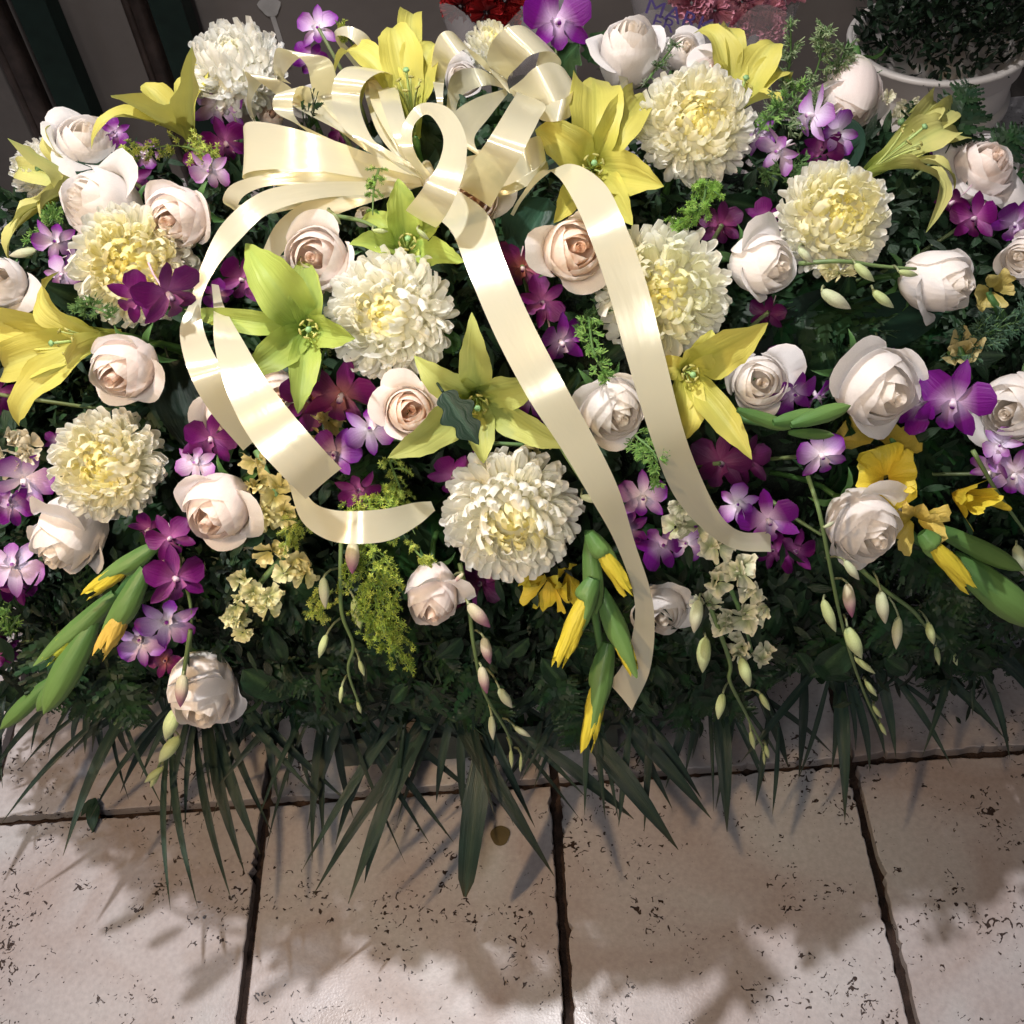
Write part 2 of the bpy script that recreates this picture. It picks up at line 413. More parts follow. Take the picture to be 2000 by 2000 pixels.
def ruffle_mesh(name, mat, col_in, col_out, seed, layers=7, n=15):
    """carnation head: many frilled petals"""
    mb = MB(); r_ = random.Random(seed)
    for l in range(layers):
        th = .12+1.45*l/(layers-1)
        for i in range(max(3, int(n*math.sin(th)))):
            ph = i*2.39996+l; ax = Vector((math.cos(ph)*math.sin(th), math.sin(ph)*math.sin(th), math.cos(th)))
            side = ax.orthogonal().normalized(); side = (side*math.cos(ph*3)+ax.cross(side)*math.sin(ph*3)); nn = ax.cross(side)
            s0 = r_.random()*9
            mb.grid(lambda a, b: ax*(.25+.75*b)+side*(a-.5)*(.15+.55*b)+nn*(.10*b*math.sin(a*14+s0)+.05*b*math.sin(a*31+s0)), 8, 3, lambda a, b: mixc(col_in, col_out, b))
    return mb.mesh(name, mat)
M_CARN = petal_material("carnation_petal", .6, .2, .2, .15, 0.0)
pink = ruffle_mesh("carnation", M_CARN, (.45, .13, .2), (.66, .30, .38), 4)
red = ruffle_mesh("carnation", M_CARN, (.16, .004, .006), (.30, .012, .014), 5)
def head(name, mesh, parent, p, size, rot):
    m = Matrix.Translation(p) @ rot.to_matrix().to_4x4() @ Matrix.Diagonal((size, size, size, 1))
    return obj(name, mesh, parent, m)
from mathutils import Euler
BQY = 1.74
t, w = sleeve(1235, 1560, 40, BQY, "pink carnations in a clear printed sleeve behind the top yellow lily", 1)
base = Vector(t.location)
for i, (u, v, s) in enumerate([(1350, 8, 44), (1395, 20, 40), (1450, 5, 48), (1490, 25, 44), (1410, -30, 46), (1470, -40, 50), (1340, -38, 44), (1530, -10, 44), (1500, 55, 36), (1440, 48, 34)]):
    p = on_y(u, v, BQY-.02); head("carnation_head", pink, t, p-base, s*depth_of(p)/FPX, Euler((rnd.uniform(.3, 1.2), rnd.uniform(-.4, .4), rnd.uniform(0, 6))))
mb = MB(); mb.tube([(0, 0, -base.z+.005), (0, 0, .3)], [.02, .05], (.03, .09, .03), 8); obj("stem_bundle", mb.mesh("stem_bundle", M_GREEN), t)
M_INK = simple("purple_ink", (.035, .02, .11), .5, var=.2, bump=0)
def lettering(txt, u, v, y, size_px, rot, parent, mat, name="lettering", nrm=None):
    cu = bpy.data.curves.new(name, 'FONT'); cu.body = txt; cu.align_x = 'LEFT'; cu.extrude = .0004
    o = bpy.data.objects.new(name, cu); link(o)
    dg = bpy.context.evaluated_depsgraph_get(); me = bpy.data.meshes.new_from_object(o.evaluated_get(dg))
    bpy.data.objects.remove(o)
    me.materials.clear(); me.materials.append(mat)
    p = on_y(u, v, y); s = size_px*depth_of(p)/FPX
    R = Euler((math.radians(68), 0, 0)).to_matrix().to_4x4() @ Matrix.Rotation(rot, 4, 'Z')
    return obj(name, me, parent, Matrix.Translation(p-Vector(parent.location)) @ R @ Matrix.Diagonal((s*1.25, s, s, 1)))
lettering("MARK", 1256, 24, BQY-.145, 42, -.40, t, M_INK)
lettering("ER", 1270, 50, BQY-.15, 34, -.40, t, M_INK)
t, w = sleeve(865, 1150, 40, BQY+.02, "dark red carnations wrapped in grey film behind the top purple orchid", 2)
base = Vector(t.location)
for i, (u, v, s) in enumerate([(900, 12, 40), (950, 25, 38), (985, 2, 42), (925, -30, 44), (1000, 50, 34), (1030, -25, 40)]):
    p = on_y(u, v, BQY); head("carnation_head", red, t, p-base, s*depth_of(p)/FPX, Euler((rnd.uniform(.3, 1.2), rnd.uniform(-.4, .4), rnd.uniform(0, 6))))
mb = MB(); mb.tube([(0, 0, -base.z+.005), (0, 0, .3)], [.02, .05], (.03, .09, .03), 8); obj("stem_bundle", mb.mesh("stem_bundle", M_GREEN), t)

# ------------------------------------------------------------------ crate and foam under the mound
M_CRATE = simple("grey_green_plastic", (.075, .095, .08), .5, nscale=14, var=.25, bump=.15)
cf0 = on_z(700, 1500, 0); cf1 = on_z(1180, 1470, 0)
def crate():
    x0, x1 = cf0.x-.02, cf1.x+.02; y0 = (cf0.y+cf1.y)/2+.005; W = x1-x0; D = .34; H = .26; T = .006
    t = thing("crate", "grey-green plastic crate under the flowers, its front edge showing between palm blades", "crate", ((x0+x1)/2, y0, 0.001))
    for yy in (0, D-T):
        mb = MB()
        mb.box((-W/2, yy, 0), (W/2, yy+T, .062), (.1, .1, .1))
        for k in range(6):
            xk = -W/2+(W-.03)*k/5; mb.box((xk, yy, .062), (xk+.03, yy+T, H-.05), (.1, .1, .1))
        mb.box((-W/2, yy, H-.05), (W/2, yy+T, H), (.1, .1, .1))
        obj("front_panel" if yy == 0 else "back_panel", mb.mesh("panel", M_CRATE, False), t)
    for xx in (-W/2, W/2-T):
        mb = MB()
        mb.box((xx, T+.001, 0), (xx+T, D-T-.001, .062), (.1, .1, .1)); mb.box((xx, T+.001, H-.05), (xx+T, D-T-.001, H), (.1, .1, .1))
        for k in range(5):
            yk = T+.001+(D-2*T-.032)*k/4; mb.box((xx, yk, .062), (xx+T, yk+.028, H-.05), (.1, .1, .1))
        obj("side_panel", mb.mesh("side_panel", M_CRATE, False), t)
    mb = MB(); mb.box((-W/2-.006, -.008, .064), (W/2+.006, -.0005, .076), (.1, .1, .1)); mb.box((-W/2-.006, -.008, H), (W/2+.006, D+.006, H+.008), (.1, .1, .1))
    obj("rib", mb.mesh("rib", M_CRATE, False), t)
    return t
ct = crate()
M_EMB = simple("raised_letters", (.13, .16, .135), .5, bump=0)
for txt, u in (("WE", 748), ("018", 828)):
    cu = bpy.data.curves.new("lettering", 'FONT'); cu.body = txt; cu.extrude = .0012; cu.space_character = 1.25
    o = bpy.data.objects.new("lettering", cu); link(o)
    me = bpy.data.meshes.new_from_object(o.evaluated_get(bpy.context.evaluated_depsgraph_get())); bpy.data.objects.remove(o)
    me.materials.clear(); me.materials.append(M_EMB)
    p = on_y(u, 1462, ct.location.y-.001)
    obj("lettering", me, ct, Matrix.Translation(Vector((p.x, ct.location.y-.0012, .034))-Vector(ct.location)) @ Matrix.Rotation(PI/2, 4, 'X') @ Matrix.Diagonal((.019, .017, 1, 1)))

M_FOAM = simple("dark_foam_core", (.008, .017, .009), .9, nscale=40, var=.5, bump=1, dist=.01)
mb = MB()
def foam(a, b):
    th = b*PI*.62; ph = 2*PI*a
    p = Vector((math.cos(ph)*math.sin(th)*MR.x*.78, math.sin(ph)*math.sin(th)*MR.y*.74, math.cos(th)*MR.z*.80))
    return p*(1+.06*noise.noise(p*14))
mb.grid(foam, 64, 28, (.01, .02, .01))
o = obj("foam_light_block", mb.mesh("foam_light_block", M_FOAM)); o.location = MC  # foam swollen into a dark mass that blocks light inside the mound
tag(o, "dark foam core holding all the stems, enlarged to block light between the leaves", "floral foam")

# ------------------------------------------------------------------ foliage
def frond_mesh(seed, wid=.42, n=15, g=(.011, .031, .011), mat=None, serr=5):
    """leatherleaf fern frond, 1 unit long along +Y, bending down along -Z"""
    r_ = random.Random(seed); mb = MB()
    def ax(s): return Vector((.04*math.sin(s*3+seed), s, -.28*s*s))
    mb.tube([ax(i/8) for i in range(9)], [.009*(1-.8*i/8) for i in range(9)], (g[0]*1.6, g[1]*1.3, g[2]), 4)
    for i in range(1, n+1):
        s = .10+.88*i/(n+1)
        L_ = wid*(1-((s-.22)/.80)**2*.95)*(1 if s > .2 else .8)*r_.uniform(.9, 1.08)
        for sd in (-1, 1):
            o_ = ax(s); d = Vector((sd, .42+.35*s+r_.uniform(-.16, .16), -.18-.2*s+r_.uniform(-.4, .4))).normalized()
            up = Vector((0, 0, 1)); w = d.cross(up).normalized()*sd
            cc = tuple(x*r_.uniform(.75, 1.35) for x in g)
            for k in range(serr):
                q = (k+.5)/serr; lw = L_*.24*(1-q*.82)
                c0 = o_+d*L_*q*.93
                for s2 in (-1, 1):
                    tip = c0+w*s2*lw*r_.uniform(.8, 1.15)+d*L_*r_.uniform(.08, .18)+up*L_*r_.uniform(-.10, .06)
                    a = o_+d*L_*max(0, (k)/serr*.95); b = o_+d*L_*min(1, (k+1.05)/serr)
                    mid = c0+w*s2*lw*.75-d*L_*.02
                    mb.add([a, mid, tip, b], [(0, 1, 2, 3)], cc)
            mb.add([o_+d*L_*.9+w*L_*.03, o_+d*L_*.9-w*L_*.03, o_+d*L_*1.04], [(0, 1, 2)], cc)
    return mb.mesh("fern_frond", mat or M_LEAF)
ferns = [frond_mesh(i) for i in range(4)]
def aim(p, d, n, size):
    """matrix with +Y along d and +Z near n"""
    y = d.normalized(); z = (n-y*n.dot(y)).normalized(); x = y.cross(z)
    return Matrix(((x.x*size, y.x*size, z.x*size, p.x), (x.y*size, y.y*size, z.y*size, p.y), (x.z*size, y.z*size, z.z*size, p.z), (0, 0, 0, 1)))
def mound_point(th, ph, k=1.0):
    n = Vector((math.cos(ph)*math.sin(th), math.sin(ph)*math.sin(th), math.cos(th)))
    p = Vector((n.x*MR.x, n.y*MR.y, n.z*MR.z))*k
    nn = Vector((n.x/MR.x, n.y/MR.y, n.z/MR.z)).normalized()
    return MC+p, nn
r_ = random.Random(11); FG = "leatherleaf fern fronds tucked between the flowers"
for i in range(190):
    th = math.acos(1-r_.random()*1.12); ph = r_.uniform(PI*.98, PI*2.02) if i % 4 else r_.uniform(0, PI)
    if i >= 150: ph = r_.choice((PI, 0))+r_.uniform(-.5, .5); th = r_.uniform(.7, 1.5)
    p, n = mound_point(th, ph, .80)
    d = n*.55+Vector((n.x, n.y, -.35))*r_.uniform(.2, 1.1)+rvec(r_, .38)
    tag(obj("fern_frond", ferns[i % 4], None, aim(p, d, n+Vector((0, 0, .5)), r_.uniform(.11, .19) if th < 1.05 else r_.uniform(.07, .12))), "dark green leatherleaf fern frond tucked in among the flowers", "fern frond", FG)
# fronds hanging in front over the crate
for i in range(104):
    u = -60+2120*i/103+r_.uniform(-30, 30); v = r_.uniform(1080, 1330)-(60 if u > 1500 else 0)
    p = P(u, v, r_.uniform(-.05, .03)); d = Vector((r_.uniform(-.9, .9)+(u-1000)/2600, r_.uniform(-.7, .1), -.65+r_.uniform(-.3, .4)))
    tag(obj("fern_frond", ferns[i % 4], None, aim(p, d, Vector((r_.uniform(-.5, .5), -1, .5)), r_.uniform(.055, .10))), "dark green fern frond hanging over the front rim of the arrangement", "fern frond", "fern fronds hanging along the front rim")
# single clear fronds
for (u, v, du, dv, s, lab) in ((1840, 300, .40, -.9, .085, "dark toothed fern frond against the white bucket, right of the tall lily petal"),
                               (1900, 320, .80, -.5, .07, "short dark fern frond above the blush rose at the right edge"),
                               ):
    p = P(u, v, .03); d = RGT*du-UPV*dv+(-FWD)*.1
    tag(obj("fern_frond", ferns[1], None, aim(p, d, -FWD, s)), lab, "fern frond", None)
# mass of small leaves nobody could count
mb = MB(); r_ = random.Random(5)
for i in range(15000):
    th = math.acos(1-r_.random()*1.22); ph = r_.uniform(0, 2*PI) if i % 3 == 0 else r_.uniform(PI, 2*PI)
    if i > 12500: ph = r_.choice((PI, 0))+r_.uniform(-.5, .5)
    p, n = mound_point(th, ph, r_.uniform(.74, .93)); g = r_.uniform(.5, 1.5)
    leaf_quad(mb, p, n*.5+rvec(r_, .6), n+rvec(r_, .4), r_.uniform(.012, .034), r_.uniform(.004, .012), (.014*g, .036*g, .014*g))
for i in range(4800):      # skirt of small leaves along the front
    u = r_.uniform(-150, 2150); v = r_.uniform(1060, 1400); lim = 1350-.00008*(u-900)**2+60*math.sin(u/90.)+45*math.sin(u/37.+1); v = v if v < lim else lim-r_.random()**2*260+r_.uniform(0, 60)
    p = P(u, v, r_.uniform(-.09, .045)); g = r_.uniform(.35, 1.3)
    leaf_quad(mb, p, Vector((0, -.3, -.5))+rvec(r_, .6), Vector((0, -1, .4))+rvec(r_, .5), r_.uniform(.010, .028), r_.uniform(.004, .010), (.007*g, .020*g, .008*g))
for (u0, u1, v0, v1, l0, l1, cnt) in ((-80, 150, 380, 700, -.14, -.02, 900), (150, 330, 310, 420, -.14, -.04, 350), (380, 480, 330, 480, -.12, -.02, 250), (1680, 1900, 360, 480, -.14, -.02, 600), (1880, 2080, 400, 700, -.14, -.03, 600), (-80, 60, 700, 1150, -.14, -.03, 500), (1500, 1700, 250, 330, -.12, -.02, 300), (1700, 1860, 260, 400, -.16, -.06, 350)):
    for i in range(cnt):
        p = P(r_.uniform(u0, u1), r_.uniform(v0, v1), r_.uniform(l0, l1)); g = r_.uniform(.4, 1.4)
        leaf_quad(mb, p, Vector((0, -.3, .3))+rvec(r_, .7), Vector((0, -.5, 1))+rvec(r_, .5), r_.uniform(.012, .034), r_.uniform(.005, .013), (.011*g, .030*g, .012*g))
tag(obj("foliage_mass", mb.mesh("foliage_mass", M_LEAF)), "mass of small dark green leaves filling the gaps between the flowers", "foliage", kind='stuff')

def big_leaf(u, v, tu, tv, w, label, col=(.012, .036, .022), lift=.03, lobes=0, spec=None):
    a = P(u, v, lift); b = P(tu, tv, lift+.01); d = b-a; L_ = d.length; n = (CAM-a).normalized(); W = px(a, w)
    wd = d.cross(n).normalized(); n = wd.cross(d).normalized(); mb = MB()
    def fn(p, q):
        prof = math.sin(PI*min(1, q*1.0)**.8)**.75 if 0 < q < 1 else 0.0
        if lobes: prof *= 1+.28*math.sin(q*PI*2*lobes)
        s = (p-.5)*2
        return d*q+wd*s*W/2*prof+n*(abs(s)*W*.16*prof - L_*.12*(q-.3)**2)
    mb.grid(fn, 8, 22 if lobes else 12, lambda p, q: mixc(col, (col[0]*2, col[1]*2, col[2]*2), .9 if abs(p-.5) < .06 else 0))
    mb.tube([-d*.5-n*.05, -d*.2-n*.015, Vector((0, 0, 0))], px(a, 3), col, 5)
    o = obj("salal_leaf", mb.mesh("salal_leaf", M_LEAF)); o.location = a
    return tag(o, label, "leaf", "large dark leaves among the flowers")
big_leaf(205, 370, 180, 285, 90, "round dark leaf between the two white roses at the top left", lift=.01)
big_leaf(865, 765, 935, 868, 62, "dark lobed leaf lying across the pale lily above the big front mum", (.012, .032, .018), .115, 3)
big_leaf(1010, 500, 1075, 385, 130, "broad dark leaf beside the peach rose right of the centre", lift=0)
big_leaf(1655, 340, 1640, 215, 85, "smooth dark leaf under the pointed blush rose at the top right", lift=0)
big_leaf(1080, 140, 1130, 85, 70, "fresh green lobed leaf left of the upright white rose", (.05, .12, .05), .02, 3)
big_leaf(1150, 120, 1185, 60, 55, "small green lobed leaf touching the upright white rose", (.05, .12, .05), .01, 3)
big_leaf(880, 195, 925, 225, 40, "small grey-green leaf inside the bow loops", (.04, .08, .055), .01)
big_leaf(885, 690, 870, 640, 45, "green leaf right of the centre mum", (.03, .09, .02), .02)
big_leaf(1390, 690, 1480, 650, 60, "green leaf behind the right-hand lily", (.03, .08, .03), .02)
big_leaf(1630, 640, 1850, 610, 110, "broad dark leaf above the large white rose at the right", lift=-.02)
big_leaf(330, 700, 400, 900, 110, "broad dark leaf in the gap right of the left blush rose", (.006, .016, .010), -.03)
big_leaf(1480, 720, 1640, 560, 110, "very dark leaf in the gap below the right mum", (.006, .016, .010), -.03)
big_leaf(1250, 640, 1150, 560, 60, "dark leaf behind the mum under the right tail", lift=-.01)
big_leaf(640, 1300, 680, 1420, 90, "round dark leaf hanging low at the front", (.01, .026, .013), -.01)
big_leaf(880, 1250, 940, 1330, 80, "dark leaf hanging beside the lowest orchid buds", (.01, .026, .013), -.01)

# broader dark leaves hanging along the front and in the gaps
def plain_leaf(seed):
    r_ = random.Random(seed); mb = MB(); W = r_.uniform(.38, .55); ph = r_.uniform(0, 6)
    def fn(p, q):
        s = (p-.5)*2; pr = math.sin(PI*q**.8)**.8 if 0 < q < 1 else 0
        return (s*W/2*pr, q, abs(s)*.10*pr-.22*q*q+.03*math.sin(q*11+ph)*s)
    mb.grid(fn, 6, 9, lambda p, q: (.035, .075, .03) if abs(p-.5) < .09 else (.012, .034, .015))
    return mb.mesh("salal_leaf", M_LEAF)
pls = [plain_leaf(i) for i in range(4)]; r_ = random.Random(77)
for i in range(120):
    if i < 75: u = r_.uniform(-60, 2060); v = r_.uniform(1090, 1340)-(50 if u > 1450 else 0); l = r_.uniform(-.03, .05); d = Vector((r_.uniform(-1, 1), -.3, -.8))
    else: u = r_.uniform(-40, 2040); v = r_.uniform(330, 1080); l = r_.uniform(-.05, .015); d = Vector((r_.uniform(-1, 1), -.4, r_.uniform(-1, .8)))
    p = P(u, v, l)
    tag(obj("salal_leaf", pls[i % 4], None, aim(p, d, Vector((r_.uniform(-.6, .6), -1, .7)), r_.uniform(.035, .07))), "broad dark green leaf among the fern fronds of the arrangement", "leaf", "broad dark leaves between the ferns")

# palm blades
M_PALM = petal_material("palm_blade", .38, .5, .08, .3, .5, (30, 2))
def blade(parent, base_loc, b, t, w, blunt=False):
    d = t-b; L_ = d.length; n = Vector((0, -.35, 1)); wd = d.cross(n).normalized(); n = wd.cross(d).normalized(); mb = MB()
    tab = [(0, .35), (.2, .8), (.45, 1), (.75, .85), (.93, .6), (1, .12)] if blunt else [(0, .45), (.25, .9), (.45, 1), (.7, .66), (1, .03)]
    g = rnd.uniform(.7, 1.3)
    def fn(p, q):
        s = (p-.5)*2; W = w*interp(tab, q)
        return b-base_loc+d*q+wd*s*W/2+n*(abs(s)*W*.22+L_*.10*math.sin(PI*q))
    mb.grid(fn, 4, 10, lambda p, q: mixc((.020*g, .042*g, .032*g), (.06, .05, .022), max(0, q-.86)*7) if abs(p-.5) > .05 else (.035*g, .06*g, .04*g))
    return obj("leaflet", mb.mesh("leaflet", M_PALM), parent)
def palm(hub, blades, label, zt=.15, zb=None):
    hu, hv, hz = hub; h = on_z(hu, hv, hz)
    t = thing("palm_leaf", label, "palm leaf", h, "palm leaves spread under the arrangement")
    for q in blades:
        bu, bv, tu, tv, w = q[:5]; z = q[5] if len(q) > 5 else zt
        b = on_z(bu, bv, min(hz, hz*.8+.03)); tt = on_z(tu, tv, z)
        blade(t, h, b, tt, w*depth_of((b+tt)/2)/FPX*.95, len(q) > 6)
        # folded blade foot back to the hub
    mb = MB()
    for q in blades:
        b = on_z(q[0], q[1], min(hz, hz*.8+.03)); mb.tube([Vector((0, .03, .05)), (b-h)*.5+Vector((0, .01, .02)), b-h+Vector((0, 0, -.001))], .0028, (.016, .035, .02), 5)
    obj("leaf_stalk", mb.mesh("leaf_stalk", M_PALM), t)
palm((330, 1280, .22), [(285, 1330, 123, 1672, 26), (330, 1440, 333, 1778, 14), (335, 1440, 386, 1772, 17), (382, 1430, 452, 1758, 18), (408, 1410, 478, 1705, 26), (425, 1430, 508, 1668, 26), (190, 1290, 205, 1490, 26), (250, 1360, 0, 1612, 14), (190, 1370, 42, 1500, 9)],
     "fan of narrow palm blades spread on the tiles below the lowest white rose at left")
palm((60, 1250, .2), [(60, 1330, -60, 1600, 20), (20, 1300, 5, 1540, 16), (110, 1330, 60, 1470, 12)], "few thin palm blades hanging at the far left edge")
palm((500, 1300, .22), [(525, 1330, 415, 1600, 12), (480, 1400, 430, 1590, 10), (520, 1340, 545, 1570, 20), (560, 1340, 620, 1580, 14), (600, 1330, 560, 1540, 16)], "thin crossing palm blades left of the crate")
palm((820, 1290, .24), [(800, 1380, 590, 1700, 20), (850, 1400, 612, 1748, 26), (870, 1330, 680, 1765, 40), (740, 1430, 655, 1650, 20), (690, 1350, 600, 1620, 22), (780, 1500, 712, 1725, 26), (960, 1390, 908, 1752, 52, .10, 1), (870, 1370, 1083, 1712, 36)],
     "fan of long palm blades at the centre with one broad blunt blade")
palm((1090, 1300, .24), [(1060, 1400, 1015, 1520, 9), (1085, 1400, 1045, 1510, 9), (1050, 1450, 1238, 1600, 28), (1120, 1400, 1325, 1660, 44), (1200, 1390, 1390, 1600, 30), (1230, 1420, 1208, 1615, 16), (1270, 1400, 1258, 1625, 16), (1240, 1380, 1370, 1560, 22)],
     "palm blades pointing down and right under the yellow gladiolus")
palm((1420, 1260, .24), [(1400, 1330, 1420, 1625, 36), (1440, 1330, 1398, 1580, 16), (1500, 1400, 1475, 1575, 14), (1520, 1420, 1508, 1595, 10), (1360, 1330, 1300, 1540, 22), (1470, 1320, 1540, 1500, 26)],
     "palm blades hanging straight down under the pale stock flowers on the right")
palm((1680, 1230, .24), [(1630, 1280, 1650, 1605, 30), (1760, 1260, 1962, 1442, 24), (1700, 1260, 1750, 1480, 24), (1800, 1200, 1990, 1330, 30), (1850, 1180, 2060, 1400, 26), (1570, 1290, 1560, 1520, 20), (1720, 1290, 1860, 1500, 16)],
     "palm blades fanning towards the right edge of the photo")
# extra thin blades that close the fringe, one fan after another
r_ = random.Random(21)
for k, (hu, nb, lo, hi, lab) in enumerate(((200, 12, 170, 330, "thin dark palm fan behind the clear blades at the far left"), (400, 13, 220, 360, "thin dark palm fan between the lowest rose and the crate"),
        (640, 14, 230, 390, "thin dark palm fan over the left end of the crate"), (900, 13, 200, 340, "thin dark palm fan behind the broad blunt blade"),
        (1150, 12, 180, 300, "thin dark palm fan below the yellow gladiolus tips"), (1380, 11, 160, 290, "thin dark palm fan under the pale stock stem"),
        (1640, 11, 150, 300, "thin dark palm fan below the long bud string"), (1880, 9, 140, 280, "thin dark palm fan in the lower right corner of the mound"))):
    bl = []; hv = 1330-.00011*(hu-800)**2*.8
    for j in range(nb):
        a = math.radians(-62+124*(j+.5)/nb+r_.uniform(-7, 7)-(hu-1000)*.012); L_ = r_.uniform(lo, hi)
        bl.append((hu+60*math.sin(a), hv+35*math.cos(a), hu+L_*math.sin(a)*1.15, hv+L_*math.cos(a), r_.uniform(9, 19), r_.uniform(.08, .22)))
    palm((hu, hv, .25), bl, lab)
# darker blades between the ferns and the floor
palm((160, 1180, .28), [(150, 1200, -40, 1420, 22), (215, 1220, 120, 1400, 20), (290, 1200, 330, 1420, 20), (250, 1230, 180, 1470, 22)], "short palm blades behind the green gladiolus buds at left")
# loose torn leaf on the tiles
p = on_z(180, 1600, .004)
mb = MB(); leaf_quad(mb, Vector((0, .03, .004)), Vector((.1, -1, .1)), Vector((0, 0, 1)), .05, .02, (.02, .05, .03)); leaf_quad(mb, Vector((0, .03, .004)), Vector((-.5, -.8, .1)), Vector((0, 0, 1)), .03, .014, (.02, .05, .03))
o = obj("fallen_leaf", mb.mesh("fallen_leaf", M_LEAF)); o.location = p; tag(o, "small torn green leaf lying on the tile joint at left", "leaf")
# dark olive stain on the tile
p = on_z(977, 1632, .0016); rr = px(p, 19)
mb = MB(); mb.add([Vector((math.cos(a)*rr*(1+.1*math.sin(3*a)), math.sin(a)*rr*1.1, 0)) for a in [2*PI*i/24 for i in range(24)]], [tuple(range(24))], (0, 0, 0))
o = obj("stain", mb.mesh("stain", simple("olive_stain", (.09, .07, .03), .6, var=.2))); o.location = p; tag(o, "round olive-brown stain on the tile right of the broad blunt blade", "stain")
# ------------------------------------------------------------------ flower builders
def add_stem(parent, p, M, rad, col=(.05, .12, .03), start=-.8, length=.12):
    """stem from the back of the head bending into the mound; parent is an Empty with matrix M"""
    inv = M.inverted(); a = M @ Vector((0, 0, start)); z = (M.to_3x3() @ Vector((0, 0, 1))).normalized()
    tgt = MC+Vector(((p.x-MC.x)*.6, (p.y-MC.y)*.35, (p.z-MC.z)*.4))
    pts = [bez(a, a-z*length*.35, a+(tgt-a)*.4-z*length*.1, a+(tgt-a)*.75, i/6) for i in range(7)]
    s = M.to_scale().x
    mb = MB(); mb.tube([inv @ q for q in pts], rad/s, col, 7)
    return obj("stem", mb.mesh("stem", M_GREEN), parent)

PROF = {0: [(0, .16, -.98), (.16, .62, -.80), (.34, .93, -.38), (.56, 1.0, .05), (.78, .93, .46), (1, .70, .80)],
        1: [(0, .14, -.95), (.2, .60, -.74), (.42, .88, -.20), (.68, .86, .35), (.85, .70, .70), (1, .50, .90)],
        2: [(0, .10, -.9), (.25, .52, -.6), (.5, .70, .10), (.78, .56, .70), (1, .36, .95)],
        3: [(0, .08, -.7), (.3, .42, -.3), (.6, .48, .45), (.85, .36, .82), (1, .24, .97)],
        4: [(0, .17, -1.0), (.18, .66, -.80), (.40, .98, -.32), (.60, 1.05, .05), (.78, 1.07, .36), (1, 1.12, .62)]}
def prof(l, t):
    tb = PROF[l]; return sinterp([(a, b) for a, b, c in tb], t)*.5+interp([(a, b) for a, b, c in tb], t)*.5, interp([(a, c) for a, b, c in tb], t)
ROSE_COL = {'white': ((.92, .89, .875), (.92, .85, .76)), 'blush': ((.92, .855, .835), (.92, .78, .68)), 'peach': ((.93, .85, .79), (.94, .75, .60))}
_rc = {}
def rose_petal_mesh(layer, kind, openk, var):
    key = (layer, kind, openk, var)
    if key in _rc: return _rc[key]
    r_ = random.Random(hash((layer, openk, var)) % 9999 if False else layer*31+var*7+int(openk*100))
    cw, ci = ROSE_COL[kind]; hw = (1.35, 1.35, 1.3, 1.3, .95)[layer]
    ph = r_.uniform(0, 6); pinch = r_.uniform(-.25, .25); mb = MB()
    flare = openk*(.45, .3, .15, .1, 1.15)[layer]
    def fn(a, b):
        s = (a-.5)*2
        t = b*(1-.16*abs(s)**2.6+.03*math.cos(s*PI)-.02)
        R, z = prof(layer, t)
        w = hw*(.45+.55*math.sin(PI*.5*min(1, b*1.5)))*(1-.12*max(0, b-.8)/.2)
        e = max(0, (t-.6)/.4)
        R *= 1+flare*.42*e*e
        z -= flare*.26*e*e
        R *= 1+.05*s+.035*math.sin(2.5*s+ph)*e
        # rim rolls back in the outer petals, more on the corners
        roll = e**2*(.07 if layer == 0 else .16 if layer == 4 else .03)*(1+abs(s)*1.2)
        R += roll*(.9 if openk > .3 else .5); z -= roll*abs(s)*1.0
        if layer == 4: z -= .22*e*e*abs(s)**1.5; R += .10*e*abs(s)*math.sin(s*3+ph)
        an = s*w+pinch*e*.25
        z += .025*math.sin(s*7+ph)*e
        if layer == 0: R += .05*e*max(0, math.cos(s*PI))  # pointed middle of the rim
        return (math.cos(an)*R, math.sin(an)*R, z)
    def cf(a, b):
        base = mixc(cw, ci, (.10, .35, .7, 1.0, 0)[layer]+(0.15 if kind == 'peach' else 0))
        base = mixc((.62, .66, .42), base, min(1, b*2.6+.1)) if layer in (0, 4) else base
        return mixc(base, (.93, .89, .86), .6*max(0, b-.75)/.25)
    mb.grid(fn, 10, 10, cf)
    _rc[key] = mb.mesh("petal", M_ROSE); return _rc[key]
def rose_core_mesh(kind):
    key = ('core', kind)
    if key in _rc: return _rc[key]
    ci = ROSE_COL[kind][1]; mb = MB()
    for turns, r0, r1, z1, ph in ((1.4, .03, .12, .97, 0), (.9, .11, .17, .985, 2), (.9, .16, .22, .98, 4.1)):
        def fn(a, b):
            an = a*turns*2*PI+ph; R = (r0+(r1-r0)*a)*(.75+.25*b+.10*max(0, b-.8)); z = -.2+(z1+.2)*b+.02*math.sin(an*3)-.10*(1-a)*b
            return (math.cos(an)*R, math.sin(an)*R, z)
        mb.grid(fn, 36, 6, lambda a, b: mixc(tuple(x*.92 for x in ci), ci, b))
    _rc[key] = mb.mesh("petal_spiral", M_ROSE); return _rc[key]
